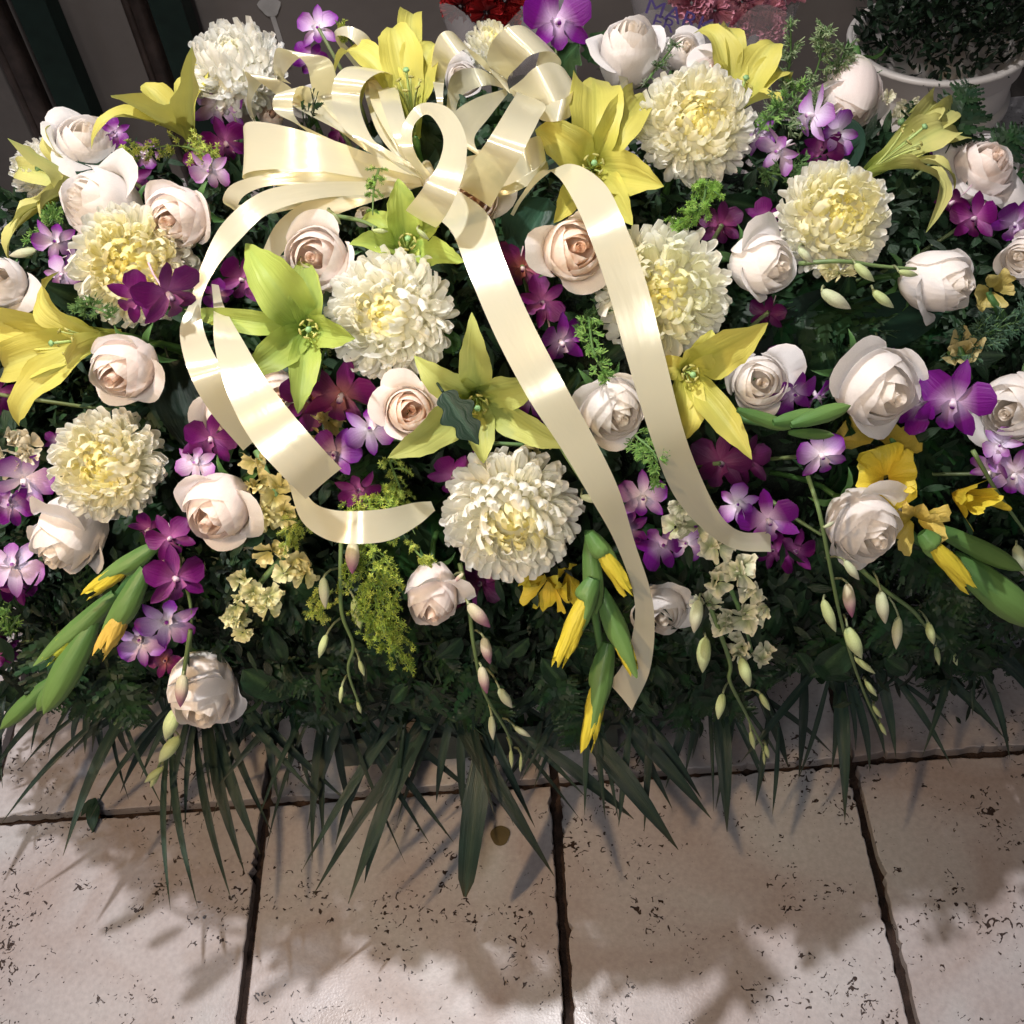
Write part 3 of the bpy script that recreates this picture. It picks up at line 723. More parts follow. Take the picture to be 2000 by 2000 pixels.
def sepal_mesh():
    if 'sep' in _rc: return _rc['sep']
    mb = MB()
    for i in range(5):
        a0 = i*2*PI/5; d = Vector((math.cos(a0), math.sin(a0), 0)); w = Vector((-d.y, d.x, 0))
        pts = [(.14, -1.0, .10), (.42, -.93, .14), (.78, -.80, .12), (1.05, -.86, .07), (1.25, -1.0, .005)]
        vs = []
        for r, z, ww in pts: vs += [d*r+w*ww+Vector((0, 0, z)), d*r+Vector((0, 0, z-.03)), d*r-w*ww+Vector((0, 0, z))]
        mb.add(vs, [(j*3+k, j*3+k+1, j*3+k+4, j*3+k+3) for j in range(4) for k in range(2)], (.06, .15, .04))
    mb.tube([(0, 0, -1.35), (0, 0, -1.18), (0, 0, -1.02), (0, 0, -.9)], [.07, .16, .2, .14], (.07, .16, .04), 10)
    _rc['sep'] = mb.mesh("calyx", M_GREEN); return _rc['sep']
def rose(u, v, r, fx, fy, kind, openk, label, lift=.035, tall=1.12, nout=4, spin=None):
    p = P(u, v, lift); size = px(p, r)*.87; M = face_matrix(p, fx, fy, size, rnd.uniform(0, 6) if spin is None else spin)
    M = M @ Matrix.Diagonal((1, 1, tall*1.07, 1))
    t = thing("rose", label, "rose", group="white and blush roses of the arrangement", mat=M)
    ng = 0 if nout == 4 and openk < .05 else 2 if openk < .3 else 3 if openk < .6 else 5
    for l, n in ((4, ng), (0, 3), (1, 3), (2, 3), (3, 2)):
        for i in range(n):
            a = i*2*PI/n+l*.62+rnd.uniform(-.35, .35); ok = openk if l < 4 else max(.15, min(1.2, openk+rnd.choice((-.3, 0, .3, .5))))
            ok = round(ok*4)/4
            m = Matrix.Rotation(a, 4, 'Z') @ Matrix.Rotation((openk*.10 if l < 2 else .03 if l < 4 else .05)*rnd.uniform(.4, 1.3), 4, 'Y') @ Matrix.Rotation(rnd.uniform(-.07, .07), 4, 'X') @ Matrix.Diagonal((rnd.uniform(.96, 1.03),)*2+(rnd.uniform(.90, 1.04), 1))
            obj("petal", rose_petal_mesh(l, kind, ok, rnd.randrange(4)), t, m)
    obj("petal_spiral", rose_core_mesh(kind), t, Matrix.Rotation(rnd.uniform(0, 6), 4, 'Z'))
    obj("calyx", sepal_mesh(), t)
    add_stem(t, p, M, .0028, start=-1.25)
    return t

# football mums
_mc = {}
def mum_petal(kind, col0, col1, L_, W, hook, spoon, key):
    if key in _mc: return _mc[key]
    mb = MB(); wt = [(0, .55), (.4, .8), (.7, 1.0), (.88, 1.0), (1, .68)]
    def fn(a, b):
        s = (a-.5)*2; w = W*interp(wt, b)
        an = hook*b*b
        # midline bends toward +X
        x = L_*(1-math.cos(an))/max(hook, .01)*.9 if hook else 0; z = L_*b*(1-.18*hook*b*b*.5)
        cup = spoon*w*(s*s-.5)*(1-.55*b*b)
        return (x+cup, s*w/2, z-(.07*L_*s*s if b > .99 else 0))
    mb.grid(fn, 4, 5, lambda a, b: mixc(col0, col1, b))
    _mc[key] = mb.mesh("petal", M_MUM); return _mc[key]
def mum(u, v, r, fx, fy, label, yellow=.5, lift=.05, tone=(.94, .93, .86), flat=1.0, n=290, droop=0.0):
    p = P(u, v, lift); size = px(p, r)*1.03; M = face_matrix(p, fx, fy, size, rnd.uniform(0, 6)) @ Matrix.Diagonal((1, 1, flat, 1))
    t = thing("chrysanthemum", label, "chrysanthemum", group="large football chrysanthemums", mat=M)
    white = (.95, .95, .92); yel = (.95, .88, .34)
    key0 = (round(yellow, 2), tone)
    if 'core' not in _mc:
        mb = MB(); mb.grid(lambda a, b: (math.cos(2*PI*a)*math.sin(PI*b)*.66, math.sin(2*PI*a)*math.sin(PI*b)*.66, -.09+math.cos(PI*b)*.58), 20, 10, (.92, .90, .72)); _mc['core'] = mb.mesh("flower_base", M_MUM)
    obj("flower_base", _mc['core'], t)
    for i in range(n):
        f = (i+.5)/n; th = math.acos(1-f*1.72)            # 0 = centre .. 136 deg
        ph = i*2.399963
        deg = math.degrees(th)
        zone = 0 if deg < 20 else 1 if deg < 38 else 2 if deg < 70 else 3 if deg < 105 else 4
        yk = max(0, 1-deg/(18+34*yellow))
        q = rnd.randrange(3)
        ck = mixc(mixc(tone, white, min(1, deg/80)), yel, (yk**.8)*min(1, .5+yellow))
        cb = mixc(ck, yel if yellow > .3 else tone, .35*min(1, yellow+.2))
        key = (zone, q, key0)
        Lk, Wk, hk, sk = [(.26, .10, .9, .7), (.42, .13, 1.2, .8), (.52, .16, 1.25, .85), (.60, .165, 1.0, .8), (.66, .155, .7, .75)][zone]
        Lk *= (1, .9, 1.1)[q]; hk *= (1, .8, 1.25)[q]
        # positions: base inside, tips on the ball (a dimple in the centre)
        Rt = interp([(0, .66), (25, .78), (50, .94), (80, 1.0), (110, .98), (136, .86)], deg)*(1+rnd.uniform(-.05, .05))
        me = mum_petal(zone, cb, ck, Lk, Wk, hk, sk, key)
        dth = {0: -.1, 1: 0, 2: .10, 3: .14, 4: .05}[zone]+rnd.uniform(-.08, .08)+droop*f
        z = Vector((math.sin(th+dth)*math.cos(ph), math.sin(th+dth)*math.sin(ph), math.cos(th+dth)))
        tip = Vector((math.sin(th)*math.cos(ph), math.sin(th)*math.sin(ph), math.cos(th)*.92))*Rt
        inward = -Vector((math.cos(th+dth)*math.cos(ph), math.cos(th+dth)*math.sin(ph), -math.sin(th+dth)))   # toward the flower axis
        if zone == 4: inward = -inward if rnd.random() < .6 else inward
        y = z.cross(inward)
        b = tip - z*Lk
        R = Matrix(((inward.x, y.x, z.x, b.x), (inward.y, y.y, z.y, b.y), (inward.z, y.z, z.z, b.z), (0, 0, 0, 1)))
        obj("petal", me, t, R @ Matrix.Rotation(rnd.gauss(0, .5), 4, 'Z') @ Matrix.Rotation(rnd.gauss(0, .10), 4, 'X') @ Matrix.Rotation(rnd.gauss(0, .10), 4, 'Y') @ Matrix.Diagonal((1, rnd.uniform(.8, 1.2), rnd.uniform(.93, 1.08), 1)))
    add_stem(t, p, M, .004, start=-.5)
    return t

# lilies
def lily(label, throat, face, length, petals, col='yellow', style_len=.5):
    tu, tv, tl = throat; T = P(tu, tv, tl); fx, fy = face
    M = face_matrix(T, fx, fy, 1); a = (M.to_3x3() @ Vector((0, 0, 1))).normalized()
    B = T-a*px(T, length)
    t = thing("lily", label, "lily", B, "yellow and green lilies of the arrangement")
    main, thr, rib = {'yellow': ((.60, .56, .13), (.42, .46, .09), (.50, .52, .16)), 'green': ((.40, .50, .11), (.20, .34, .06), (.31, .43, .10)),
                      'pale': ((.60, .58, .20), (.36, .46, .10), (.42, .49, .15)), 'deep': ((.58, .54, .12), (.40, .42, .06), (.48, .48, .10)),
                      'olive': ((.46, .50, .15), (.20, .30, .06), (.38, .43, .11))}[col]
    tab = [(0, .25), (.2, .48), (.4, .84), (.55, 1.0), (.70, .88), (.82, .62), (.92, .32), (1, .02)]
    for k, q in enumerate(petals):
        u, v, l, w = q[:4]; Pt = P(u, v, l); e = Pt-T; e = e-a*e.dot(a); el = e.length; en = e/el; W = px(T, w)*1.04; tw = rnd.uniform(-.5, .5); rec = rnd.uniform(.8, 2.6)
        if len(q) > 4: en0 = en
        c1 = T-a*px(T, length)*.15+en*el*.10; c2 = T+a*el*(.42 if len(q) < 5 else q[4])+en*el*.55; ph = rnd.uniform(0, 6)
        wd = a.cross(en).normalized(); mb = MB()
        def fn(p_, s):
            x = (p_-.5)*2; c = bez(B, c1, c2, Pt, s); tg = (bez(B, c1, c2, Pt, min(1, s+.02))-bez(B, c1, c2, Pt, max(0, s-.02))).normalized()
            n = wd.cross(tg).normalized()
            if n.dot(a)+n.dot(-en)*.5 < 0: n = -n
            ww = W*sinterp(tab, s)
            bend = -a*max(0, s-.66)**2*el*rec; wr = wd*math.cos(tw*s*s)+n*math.sin(tw*s*s)
            return c-B+wr*x*ww/2+n*(ww*.34*abs(x)**1.5*(1-s*.5)-ww*.05*math.exp(-(x*6)**2)+.11*ww*math.sin(s*19+ph+x*2.2)*abs(x)**2.5)+bend
        def cf(p_, s):
            x = abs(p_-.5)*2; c = mixc(thr, main, min(1, max(0, (s-.12)*2.4)))
            c = mixc(c, rib, .8*math.exp(-(x*4.5)**2)*(1-.5*s))
            return mixc(c, (rib[0]*.9, rib[1], rib[2]), max(0, s-.93)*10)
        mb.grid(fn, 8, 18, cf)
        obj("petal", mb.mesh("petal", M_LILY), t)
    # stamens and pistil
    for k in range(6):
        an = k*PI/3+.3; side = M.to_3x3() @ Vector((math.cos(an), math.sin(an), 0)); L_ = px(T, length)
        e = T-B; tip = e+a*L_*.25+side*L_*.26
        mb = MB(); pts = [bez(Vector((0, 0, 0))+e*.2, e*.6+side*L_*.03, e*1.0+side*L_*.12, tip, i/6) for i in range(7)]
        mb.tube(pts, px(T, 1.7), (.50, .58, .20), 5); dd = side.cross(a).normalized()*px(T, 7)
        mb.tube([tip-dd, tip-dd*.5, tip+dd*.5, tip+dd], [px(T, 1.2), px(T, 2.6), px(T, 2.6), px(T, 1.2)], (.42, .40, .12), 5)
        obj("stamen", mb.mesh("stamen", M_GREEN), t)
    mb = MB(); e = T-B; L_ = px(T, length); tip = e+a*L_*style_len
    mb.tube([e*.15, e*.7, e, tip], px(T, 2.6), (.40, .55, .18), 6); mb.tube([tip, tip+a*px(T, 4), tip+a*px(T, 8)], [px(T, 3), px(T, 7), px(T, 5)], (.28, .50, .22), 6)
    obj("pistil", mb.mesh("pistil", M_GREEN), t)
    tgt = MC+Vector(((B.x-MC.x)*.6, (B.y-MC.y)*.3, (B.z-MC.z)*.4))
    mb = MB(); mb.tube([bez(e*.05, -a*px(T, 50), (tgt-B)*.4, (tgt-B)*.8, i/6) for i in range(7)], [px(T, 9)]+[px(T, 6)]*6, (.10, .24, .06), 7)
    obj("stem", mb.mesh("stem", M_GREEN), t)
    return t

# dendrobium orchids
ORC = {'magenta': ((.38, .12, .32), (.135, .004, .12), (.095, .003, .09)), 'vivid': ((.66, .50, .70), (.16, .007, .20), (.12, .004, .17)),
       'white': ((.80, .74, .80), (.52, .34, .60), (.17, .008, .25)), 'lilac': ((.74, .66, .78), (.58, .46, .68), (.30, .10, .36)), 'dark': ((.18, .03, .11), (.09, .004, .06), (.06, .003, .05)),
       'wine': ((.40, .14, .12), (.15, .008, .10), (.10, .004, .08))}
_oc = {}
def orchid_petal(kind, form, var):
    key = (kind, form, var)
    if key in _oc: return _oc[key]
    c0, c1, c2 = ORC[kind]; mb = MB(); curl = (.15, .40, -.22)[var]
    if form == 'petal': L_, W, tab = .98, .86, [(0, .14), (.25, .5), (.6, 1), (.85, .85), (1, .2)]
    elif form == 'sepal': L_, W, tab = 1.02, .46, [(0, .35), (.35, .85), (.6, 1), (.85, .6), (1, .05)]
    else: L_, W, tab = .72, .50, [(0, .5), (.3, 1.1), (.5, .55), (.8, 1.0), (1, .3)]
    def fn(a, b):
        s = (a-.5)*2; w = W*sinterp(tab, b)
        if form == 'lip': return (b*L_, s*w/2*(.75 if b < .5 else 1), .16-.25*b*b+.55*w*(s*s)*(1 if b < .55 else .35))
        return (b*L_, s*w/2, .10*math.sin(PI*b*.5)-curl*b*b*.8+w*.16*s*s*(1 if curl > 0 else -.6))
    def cf(a, b):
        s = abs(a-.5)*2
        if form == 'lip': return mixc(c0, c2, max(0, b*1.8-.35))
        c = mixc(c0, c1, b*2.2-.1); return mixc(c, c2, b*2-.95+.25*s)
    mb.grid(fn, 6, 7, cf); _oc[key] = mb.mesh("petal" if form != 'lip' else "lip", M_ORCHID); return _oc[key]
def orchid_column(kind):
    key = (kind, 'col')
    if key in _oc: return _oc[key]
    c0, c1, c2 = ORC[kind]; mb = MB(); w = mixc(c0, (.8, .74, .74), .6)
    mb.tube([(0, 0, -.05), (.02, 0, .12), (.06, 0, .24), (.12, 0, .30)], [.07, .09, .10, .05], [w, w, w, c2], 8)
    mb.tube([(0, 0, -.02), (.18, 0, -.16), (.28, 0, -.34), (.22, 0, -.48)], [.10, .09, .06, .03], w, 7)      # spur
    mb.tube([(0, 0, -.05), (-.05, 0, -.4), (-.22, 0, -.75), (-.5, 0, -.95)], .032, mixc(w, (.5, .3, .35), .5), 6)   # pedicel
    _oc[key] = mb.mesh("orchid_flower", M_ORCHID); return _oc[key]
def orchid_flower(parent, u, v, r, fx, fy, roll, kind, lift):
    """roll: picture-plane angle (deg, clockwise from up) of the top sepal"""
    p = P(u, v, lift); s = px(p, r); fx += rnd.uniform(-.32, .32); fy += rnd.uniform(-.2, .35)
    M = face_matrix(p, fx, fy, s, math.radians(90-roll))
    par = Matrix.Translation(Vector(parent.location)).inverted()
    f = obj("orchid_flower", orchid_column(kind), parent, par @ M @ Matrix.Rotation(PI, 4, 'Z'))
    for form, an in (('sepal', 180), ('sepal', 52), ('sepal', -52), ('petal', 112), ('petal', -112), ('lip', 0)):
        obj("lip" if form == 'lip' else "petal", orchid_petal(kind, form, 0 if form == 'lip' else rnd.randrange(3)), f, Matrix.Rotation(math.radians(an+rnd.uniform(-7, 7)), 4, 'Z') @ Matrix.Rotation(rnd.uniform(-.22, .22), 4, 'X') @ Matrix.Rotation(rnd.uniform(-.25, .12), 4, 'Y'))
    return f
def bud_mesh(kind):
    key = ('bud', kind)
    if key in _oc: return _oc[key]
    c = {'green': ((.42, .50, .22), (.52, .58, .34)), 'purple': ((.52, .50, .34), (.36, .12, .24)), 'pale': ((.46, .52, .32), (.62, .60, .46)), 'gladtip': ((.09, .22, .06), (.12, .26, .07))}[kind]
    mb = MB()
    prof_ = [(0, .05), (.06, .12), (.2, .165), (.4, .19), (.6, .165), (.8, .10), (.95, .035), (1, .004)]
    mb.grid(lambda a, b: (math.cos(2*PI*a)*interp(prof_, b)*(1+.06*math.cos(6*PI*a)), b-.05*b*b, math.sin(2*PI*a)*interp(prof_, b)+.10*math.sin(PI*b)), 12, 12, lambda a, b: mixc(c[0], c[1], b*1.4-.25))
    _oc[key] = mb.mesh("bud", M_ORCHID if kind != 'gladtip' else M_GREEN); return _oc[key]
def place_bud(parent, base, tipv, kind, fat=1.0, name="bud"):
    d = tipv-base; L_ = d.length; y = d.normalized(); z = (CAM-base).normalized(); z = (z-y*z.dot(y)).normalized(); x = y.cross(z)
    w = L_*fat
    R = Matrix(((x.x*w, y.x*L_, z.x*w, 0), (x.y*w, y.y*L_, z.y*w, 0), (x.z*w, y.z*L_, z.z*w, 0), (0, 0, 0, 1)))
    return obj(name, bud_mesh(kind), parent, Matrix.Translation(base-Vector(parent.location)) @ R)
def stalk(parent, path, rad_px, col, name="stem"):
    q = catmull(path, 5); pts = [P(a[0], a[1], a[2]) for a in q]; n = len(pts); r0 = px(pts[0], rad_px)
    mb = MB(); mb.tube([x-Vector(parent.location) for x in pts], [r0*(1-.45*i/n) for i in range(n)], col, 6)
    obj(name, mb.mesh(name, M_GREEN), parent); return pts
def orchid_spray(label, path=None, flowers=(), buds=(), lift=.05):
    """buds: (node u,v, base u,v, tip u,v, kind)"""
    a = path[0] if path else (flowers[0][0], flowers[0][1], 0.0)
    t = thing("orchid_spray", label, "orchid", P(a[0], a[1], a[2]), "dendrobium orchids of the arrangement")
    if not path:
        path = []
        c = P(flowers[0][0], flowers[0][1], lift-.025); e = MC+(c-MC)*.72
        mb = MB(); mb.tube([c-Vector(t.location), (c+(e-c)*.5)-Vector(t.location)+Vector((.01, 0, -.01)), e-Vector(t.location)], .002, (.12, .16, .06), 6); obj("stem", mb.mesh("stem", M_GREEN), t)
    else: stalk(t, path, 5, (.16, .24, .09))
    for f in flowers:
        u, v, r, fx, fy, roll, kind = f[:7]; orchid_flower(t, u, v, r, fx, fy, roll, kind, f[7] if len(f) > 7 else lift)
    for f in flowers:
        if f[2] > 44 and rnd.random() < .6:
            sx = rnd.choice((-1, 1)); orchid_flower(t, f[0]+sx*f[2]*.8, f[1]+rnd.uniform(-.7, .7)*f[2], f[2]*.8, sx*.45, rnd.uniform(-.3, .5), rnd.uniform(-60, 240), f[6] if f[6] != 'lilac' else 'white', (f[7] if len(f) > 7 else lift)-.028)
    for b in buds:
        nu, nv, bu, bv, tu, tv, kind = b[:7]; l = b[7] if len(b) > 7 else lift+.01
        B0 = P(bu, bv, l); place_bud(t, B0, Pd(tu, tv, depth_of(B0)+.004), kind, b[8] if len(b) > 8 else 1.0)
        n0 = P(nu, nv, lift); m = (n0+B0)/2+UPV*px(B0, 6)
        mb = MB(); mb.tube([x-Vector(t.location) for x in (n0, n0*.6+m*.4, m, m*.3+B0*.7+UPV*px(B0, 2), B0)], px(B0, 2.4), (.30, .34, .18), 5); obj("bud_stalk", mb.mesh("bud_stalk", M_GREEN), t)
    return t

# gladiolus
M_GLAD = petal_material("gladiolus_petal", .45, .35, .3, .12, .5, (16, 2))
def frill(parent, u, v, r, fx, fy, lift, c0, c1, n=5, name="petal", wave=1.0, opening=1.0):
    p = P(u, v, lift); s = px(p, r); M = Matrix.Translation(Vector(parent.location)).inverted() @ face_matrix(p, fx, fy, s, rnd.uniform(0, 6))
    for i in range(n):
        ph = rnd.uniform(0, 6); mb = MB()
        def fn(a, b):
            x = (a-.5)*2; w = 1.35*sinterp([(0, .2), (.4, .7), (.8, 1), (1, .82)], b)
            e = opening*b
            return (.10+e*.9, x*w/2*(.6+.4*opening), .1+(1-opening)*b*1.2+.55*math.sin(b*1.6)*(1-.5*opening)-.25*b*b*opening+.11*wave*b*math.sin(x*6+ph)+.07*wave*b*b*math.sin(x*13+ph*2)+w*.2*x*x)
        mb.grid(fn, 8, 6, lambda a, b: mixc(c0, c1, b))
        obj(name, mb.mesh(name, M_GLAD), parent, M @ Matrix.Rotation(i*2*PI/n+rnd.uniform(-.35, .35), 4, 'Z') @ Matrix.Rotation(rnd.uniform(-.5, .35), 4, 'Y') @ Matrix.Rotation(rnd.uniform(-.25, .25), 4, 'X'))
def glad_bud(parent, b, t, w, tipc=None, l=.05, tipfrac=.4):
    """green sheath with a yellow petal roll showing at its tip"""
    B0 = P(b[0], b[1], l); T0 = Pd(t[0], t[1], depth_of(B0)+.01); d = T0-B0; org = Vector(parent.location); W = px(B0, w)
    z = (CAM-B0).normalized(); x = d.cross(z).normalized(); z = x.cross(d).normalized()
    f = 1-tipfrac if tipc else 1.0; ph = rnd.uniform(0, 6)
    mb = MB(); pr = [(0, .45), (.25, .75), (.6, .95), (.85, .88), (1, .55)] if tipc else [(0, .35), (.25, .8), (.6, 1), (.85, .75), (1, .03)]
    def fn(a, q):
        an = 2*PI*a; r = W/2*interp(pr, q); keel = 1.25 if abs(a-.25) < .04 else 1; r *= 1+.05*math.cos(an*6)
        lean = (.22*(1-math.cos(an))*(W) * max(0, q-.6)) if tipc else 0
        return B0-org+d*(q*(f+((.42 if tipc else 0)*max(0, math.cos(an+ph))**1.5-(.10 if tipc else 0))*q))+x*math.cos(an)*r+z*math.sin(an)*r*.7*keel
    mb.grid(fn, 24, 9, lambda a, q: mixc((.065, .16, .04), (.15, .26, .07), q))
    obj("bud_sheath", mb.mesh("bud_sheath", M_GREEN), parent)
    if tipc:
        mb = MB()
        def g(a, q):
            an = 2*PI*a; s = f*.7+q*(1.0-f*.7); r = W/2*interp([(0, .55), (.35, .78), (.7, .70), (.92, .62), (1, .50)], q)*(1+.30*math.sin(an*4+ph)*q*q+.1*math.sin(an*7+q*9))
            return B0-org+d*(s+.09*math.sin(an*3+ph)*q*q+.05*math.sin(an*8)*q*q)+x*math.cos(an)*r+z*math.sin(an)*r*.8
        mb.grid(g, 20, 9, lambda a, q: mixc(tuple(c*.85 for c in tipc), tipc, q))
        obj("petal", mb.mesh("petal", M_GLAD), parent)
YEL = (.74, .62, .06); ORG = (.66, .46, .035)

def stock(label, florets, path, col=((.45, .50, .14), (.74, .68, .34)), lift=.04):
    t = thing("stock_stem", label, "stock flower", P(path[0][0], path[0][1], path[0][2]), "cream stock stems")
    stalk(t, path, 7, (.14, .26, .10))
    for q in florets:
        u, v, r = q[:3]; frill(t, u, v, r, rnd.uniform(-.6, .6), rnd.uniform(-.3, .6), q[3] if len(q) > 3 else lift, col[0], col[1], 4, "floret", 1.3, rnd.uniform(.6, 1))
        frill(t, u+rnd.uniform(-r, r)*.4, v+rnd.uniform(-r, r)*.4, r*.7, rnd.uniform(-.6, .6), rnd.uniform(-.3, .6), (q[3] if len(q) > 3 else lift)+.012, col[0], tuple(min(1, c*1.08) for c in col[1]), 4, "floret", 1.5, .5)
    return t

def feathery(label, cat, name, path, spread, n, tiny, cols, group, density=14, lift_j=.02, seed=1, stemcol=(.12, .20, .05), tip=1.0):
    """branching sprig with tiny blooms or needles; spread and tiny in pixels"""
    r_ = random.Random(seed); pts = catmull(path, 6); A = P(*pts[0][:3])
    t = thing(name, label, cat, A, group)
    main = [P(*q[:3]) for q in pts]; mb = MB(); mb.tube([x-A for x in main], [px(A, 3)*(1-.6*i/len(main)) for i in range(len(main))], stemcol, 5)
    fl = MB(); K = len(main)
    for i in range(n):
        f = r_.random(); k = min(K-2, int(f*(K-1))); p = main[k]; d = (main[k+1]-main[k]).normalized()
        side = (RGT*r_.uniform(-1, 1)+UPV*r_.uniform(-1, 1)-FWD*r_.uniform(-.2, .7)); side = (side-d*side.dot(d)*.7).normalized()
        L_ = px(p, spread)*(1-.55*f*tip)*r_.uniform(.5, 1); e = p+(side*.8+d*.65)*L_
        br = [bez(p, p+side*L_*.35, p+side*L_*.6+d*L_*.3, e, s/4) for s in range(5)]
        mb.tube([x-A for x in br], px(p, 1.2), stemcol, 4, False)
        for j in range(density):
            s = r_.uniform(.25, 1.05); q = bez(p, p+side*L_*.35, p+side*L_*.6+d*L_*.3, e, min(1, s))+rvec(r_, L_*.07)-A
            sz = px(p, tiny)*r_.uniform(.6, 1.3); c = mixc(cols[0], cols[1], r_.random()); z = (side+rvec(r_, .6)).normalized(); xx = z.orthogonal().normalized(); yy = z.cross(xx)
            if len(cols) > 2:     # needles
                fl.add([q-xx*sz*.16, q+xx*sz*.16, q+z*sz*1.5+xx*sz*.10, q+z*sz*1.5-xx*sz*.10], [(0, 1, 2, 3)], c)
            else:                 # five-point blossom
                vs = [q]; fs = []
                for m in range(5):
                    a = m*2*PI/5; vs += [q+(xx*math.cos(a-.35)+yy*math.sin(a-.35))*sz*.5+z*sz*.3, q+(xx*math.cos(a)+yy*math.sin(a))*sz+z*sz*.45, q+(xx*math.cos(a+.35)+yy*math.sin(a+.35))*sz*.5+z*sz*.3]
                    fs.append((0, 1+m*3, 2+m*3, 3+m*3))
                fl.add(vs, fs, c)
    obj("stem", mb.mesh("stem", M_GREEN), t)
    o = obj("blossoms" if len(cols) == 2 else "needles", fl.mesh("blossoms", M_TINY), t); o['kind'] = 'stuff'
    return t

# satin ribbon
def ribbon_strip(parent, pts, name="ribbon_loop", n=7):
    """pts: (u, v, lift, wu, wv[, wl]); w = full width vector in picture pixels"""
    q = catmull([p if len(p) == 6 else (*p, 0.0) for p in pts], n); org = Vector(parent.location)
    C = [P(a[0], a[1], a[2]) for a in q]; vs = []; fs = []; uv = []; L_ = 0
    for i, a in enumerate(q):
        if i: L_ += (C[i]-C[i-1]).length
        s = depth_of(C[i])/FPX; w = RGT*a[3]*s-UPV*a[4]*s-FWD*a[5]
        tg = (C[min(i+1, len(C)-1)]-C[max(i-1, 0)]).normalized(); nn = w.cross(tg)
        nn = nn.normalized() if nn.length > 1e-9 else Vector((0, 0, 1))
        for k in range(5):
            x = k/4-.5; vs.append(C[i]-org+w*x+nn*w.length*.025*(1-4*x*x)); uv.append((x+.5, L_*8))
    m = len(q)
    fs = [(i*5+k, i*5+k+1, (i+1)*5+k+1, (i+1)*5+k) for i in range(m-1) for k in range(4)]
    me = make_mesh(name, vs, fs, M_SATIN, None, uv)
    return obj(name, me, parent)
# ------------------------------------------------------------------ the flowers, one by one
mum(465, 138, 98, -.15, -.80, "white mum at the top left seen from the side, against the dark wall", 0, .03, (.90, .89, .82))
mum(262, 518, 118, -.15, -.05, "pale yellow mum at left with a vivid purple orchid over its right side", .75, .05, (.92, .87, .56))
mum(768, 617, 128, -.32, -.02, "big cream mum just left of the image centre with a yellow eye", .50, .06)
mum(215, 905, 112, -.36, .12, "cream mum at the lower left above a white rose", .65, .06, (.92, .88, .66))
mum(997, 998, 135, .08, .42, "largest white mum at the front centre, facing down over a white rose", .55, .07)
mum(1355, 250, 116, .18, -.38, "cream mum at the top right under a frilled blush petal", .70, .06, (.92, .88, .68))
mum(1292, 572, 132, .10, -.05, "white mum half hidden behind the right ribbon tail", .60, .03, (.88, .87, .58))
mum(1622, 430, 112, .32, -.28, "pale yellow mum at the right with orchid buds in front", .75, .05, (.90, .86, .56))
mum(85, 335, 62, -.5, -.5, "small white mum mostly hidden behind the far left lily", 0, .0, (.90, .89, .82), n=160)
mum(965, 100, 62, 0, -.85, "yellowish mum peeping above the bow", .3, -.02, (.90, .86, .60), n=160)

rose(1228, 108, 66, .12, -.78, 'white', .25, "tall upright white rose at the top, right of the bow", .04, 1.25)
rose(1332, 105, 40, .3, -.5, 'white', .5, "white rose half hidden between the upright rose and the yellow lily", 0, 1.0)
rose(1400, 158, 58, .1, -.75, 'blush', .9, "open blush rose resting on the mum at the top right", .03, .8)
rose(1664, 178, 62, -.02, .85, 'blush', .1, "closed blush rose hanging tip down at the top right", .03, 1.25)
rose(1912, 338, 66, .5, -.60, 'blush', .75, "blush rose at the right edge beside the white bucket", .02, 1.1)
rose(165, 285, 62, .2, -.72, 'white', .75, "white rose with a wide curled petal at the top left corner", .02, 1.0)
rose(205, 405, 78, -.72, -.35, 'white', .35, "white rose turned left, directly above the pale yellow mum", .06, 1.15)
rose(350, 425, 68, -.45, .15, 'blush', .35, "blush rose right of the white one above the pale yellow mum", .06, 1.05)
rose(622, 508, 70, -.28, -.12, 'blush', .55, "open cream rose with peach heart above the green lily", .07, .95)
rose(914, 392, 60, .25, .0, 'peach', .5, "peach rose peeping from behind the large bow loop", .04, 1.1)
rose(1118, 488, 68, .30, -.08, 'peach', .5, "open peach rose between the two long ribbon tails", .07, .95)
rose(1193, 795, 68, .35, .42, 'white', .3, "white rose with blush heart between the tails, topped by a green sprig", .07, 1.1)
rose(800, 802, 52, .05, -.02, 'peach', .6, "small peach rose left of the pale lily at the centre", .08, .95)
rose(245, 715, 68, -.45, .42, 'blush', .3, "pink blush rose between the left lily and the cream mum", .07, 1.15)
rose(430, 990, 72, -.42, .55, 'blush', .35, "blush rose at left next to the yellow stock flowers", .07, 1.1)
rose(138, 1038, 72, -.45, .78, 'white', .4, "white rose facing down left under the lower left mum", .05, 1.25)
rose(395, 1345, 72, .0, .85, 'white', .15, "lowest white rose at left hanging over the tiles behind a bud string", .08, 1.15)
rose(845, 1158, 56, .02, .80, 'blush', .4, "blush rose hanging down at the front centre under a yellow green sprig", .08, 1.3)
rose(1485, 515, 64, .72, .12, 'white', .35, "white rose turned right beside the mum behind the ribbon tail", .05, 1.15)
rose(1828, 548, 66, .80, .10, 'white', .25, "long white rose lying sideways at the right with a green bud across it", .05, 1.3)
rose(2005, 505, 48, -.4, -.1, 'white', .3, "white rose cut by the right edge, above the yellow wilted flower", .04, 1.1)
rose(1482, 745, 60, .15, .05, 'white', .4, "white rose with blush heart between the right lily and the gladiolus spike", .05, 1.0)
rose(1708, 752, 84, .55, .35, 'white', .3, "largest white rose at the right, left of the vivid orchid", .06, 1.1)
rose(1985, 795, 76, -.3, .2, 'white', .2, "large white rose cut by the right edge beside the vivid orchid", .05, 1.1)
rose(1683, 1022, 76, .5, .55, 'white', .4, "greyish white rose at the lower right touching yellow gladiolus petals", .05, 1.1)
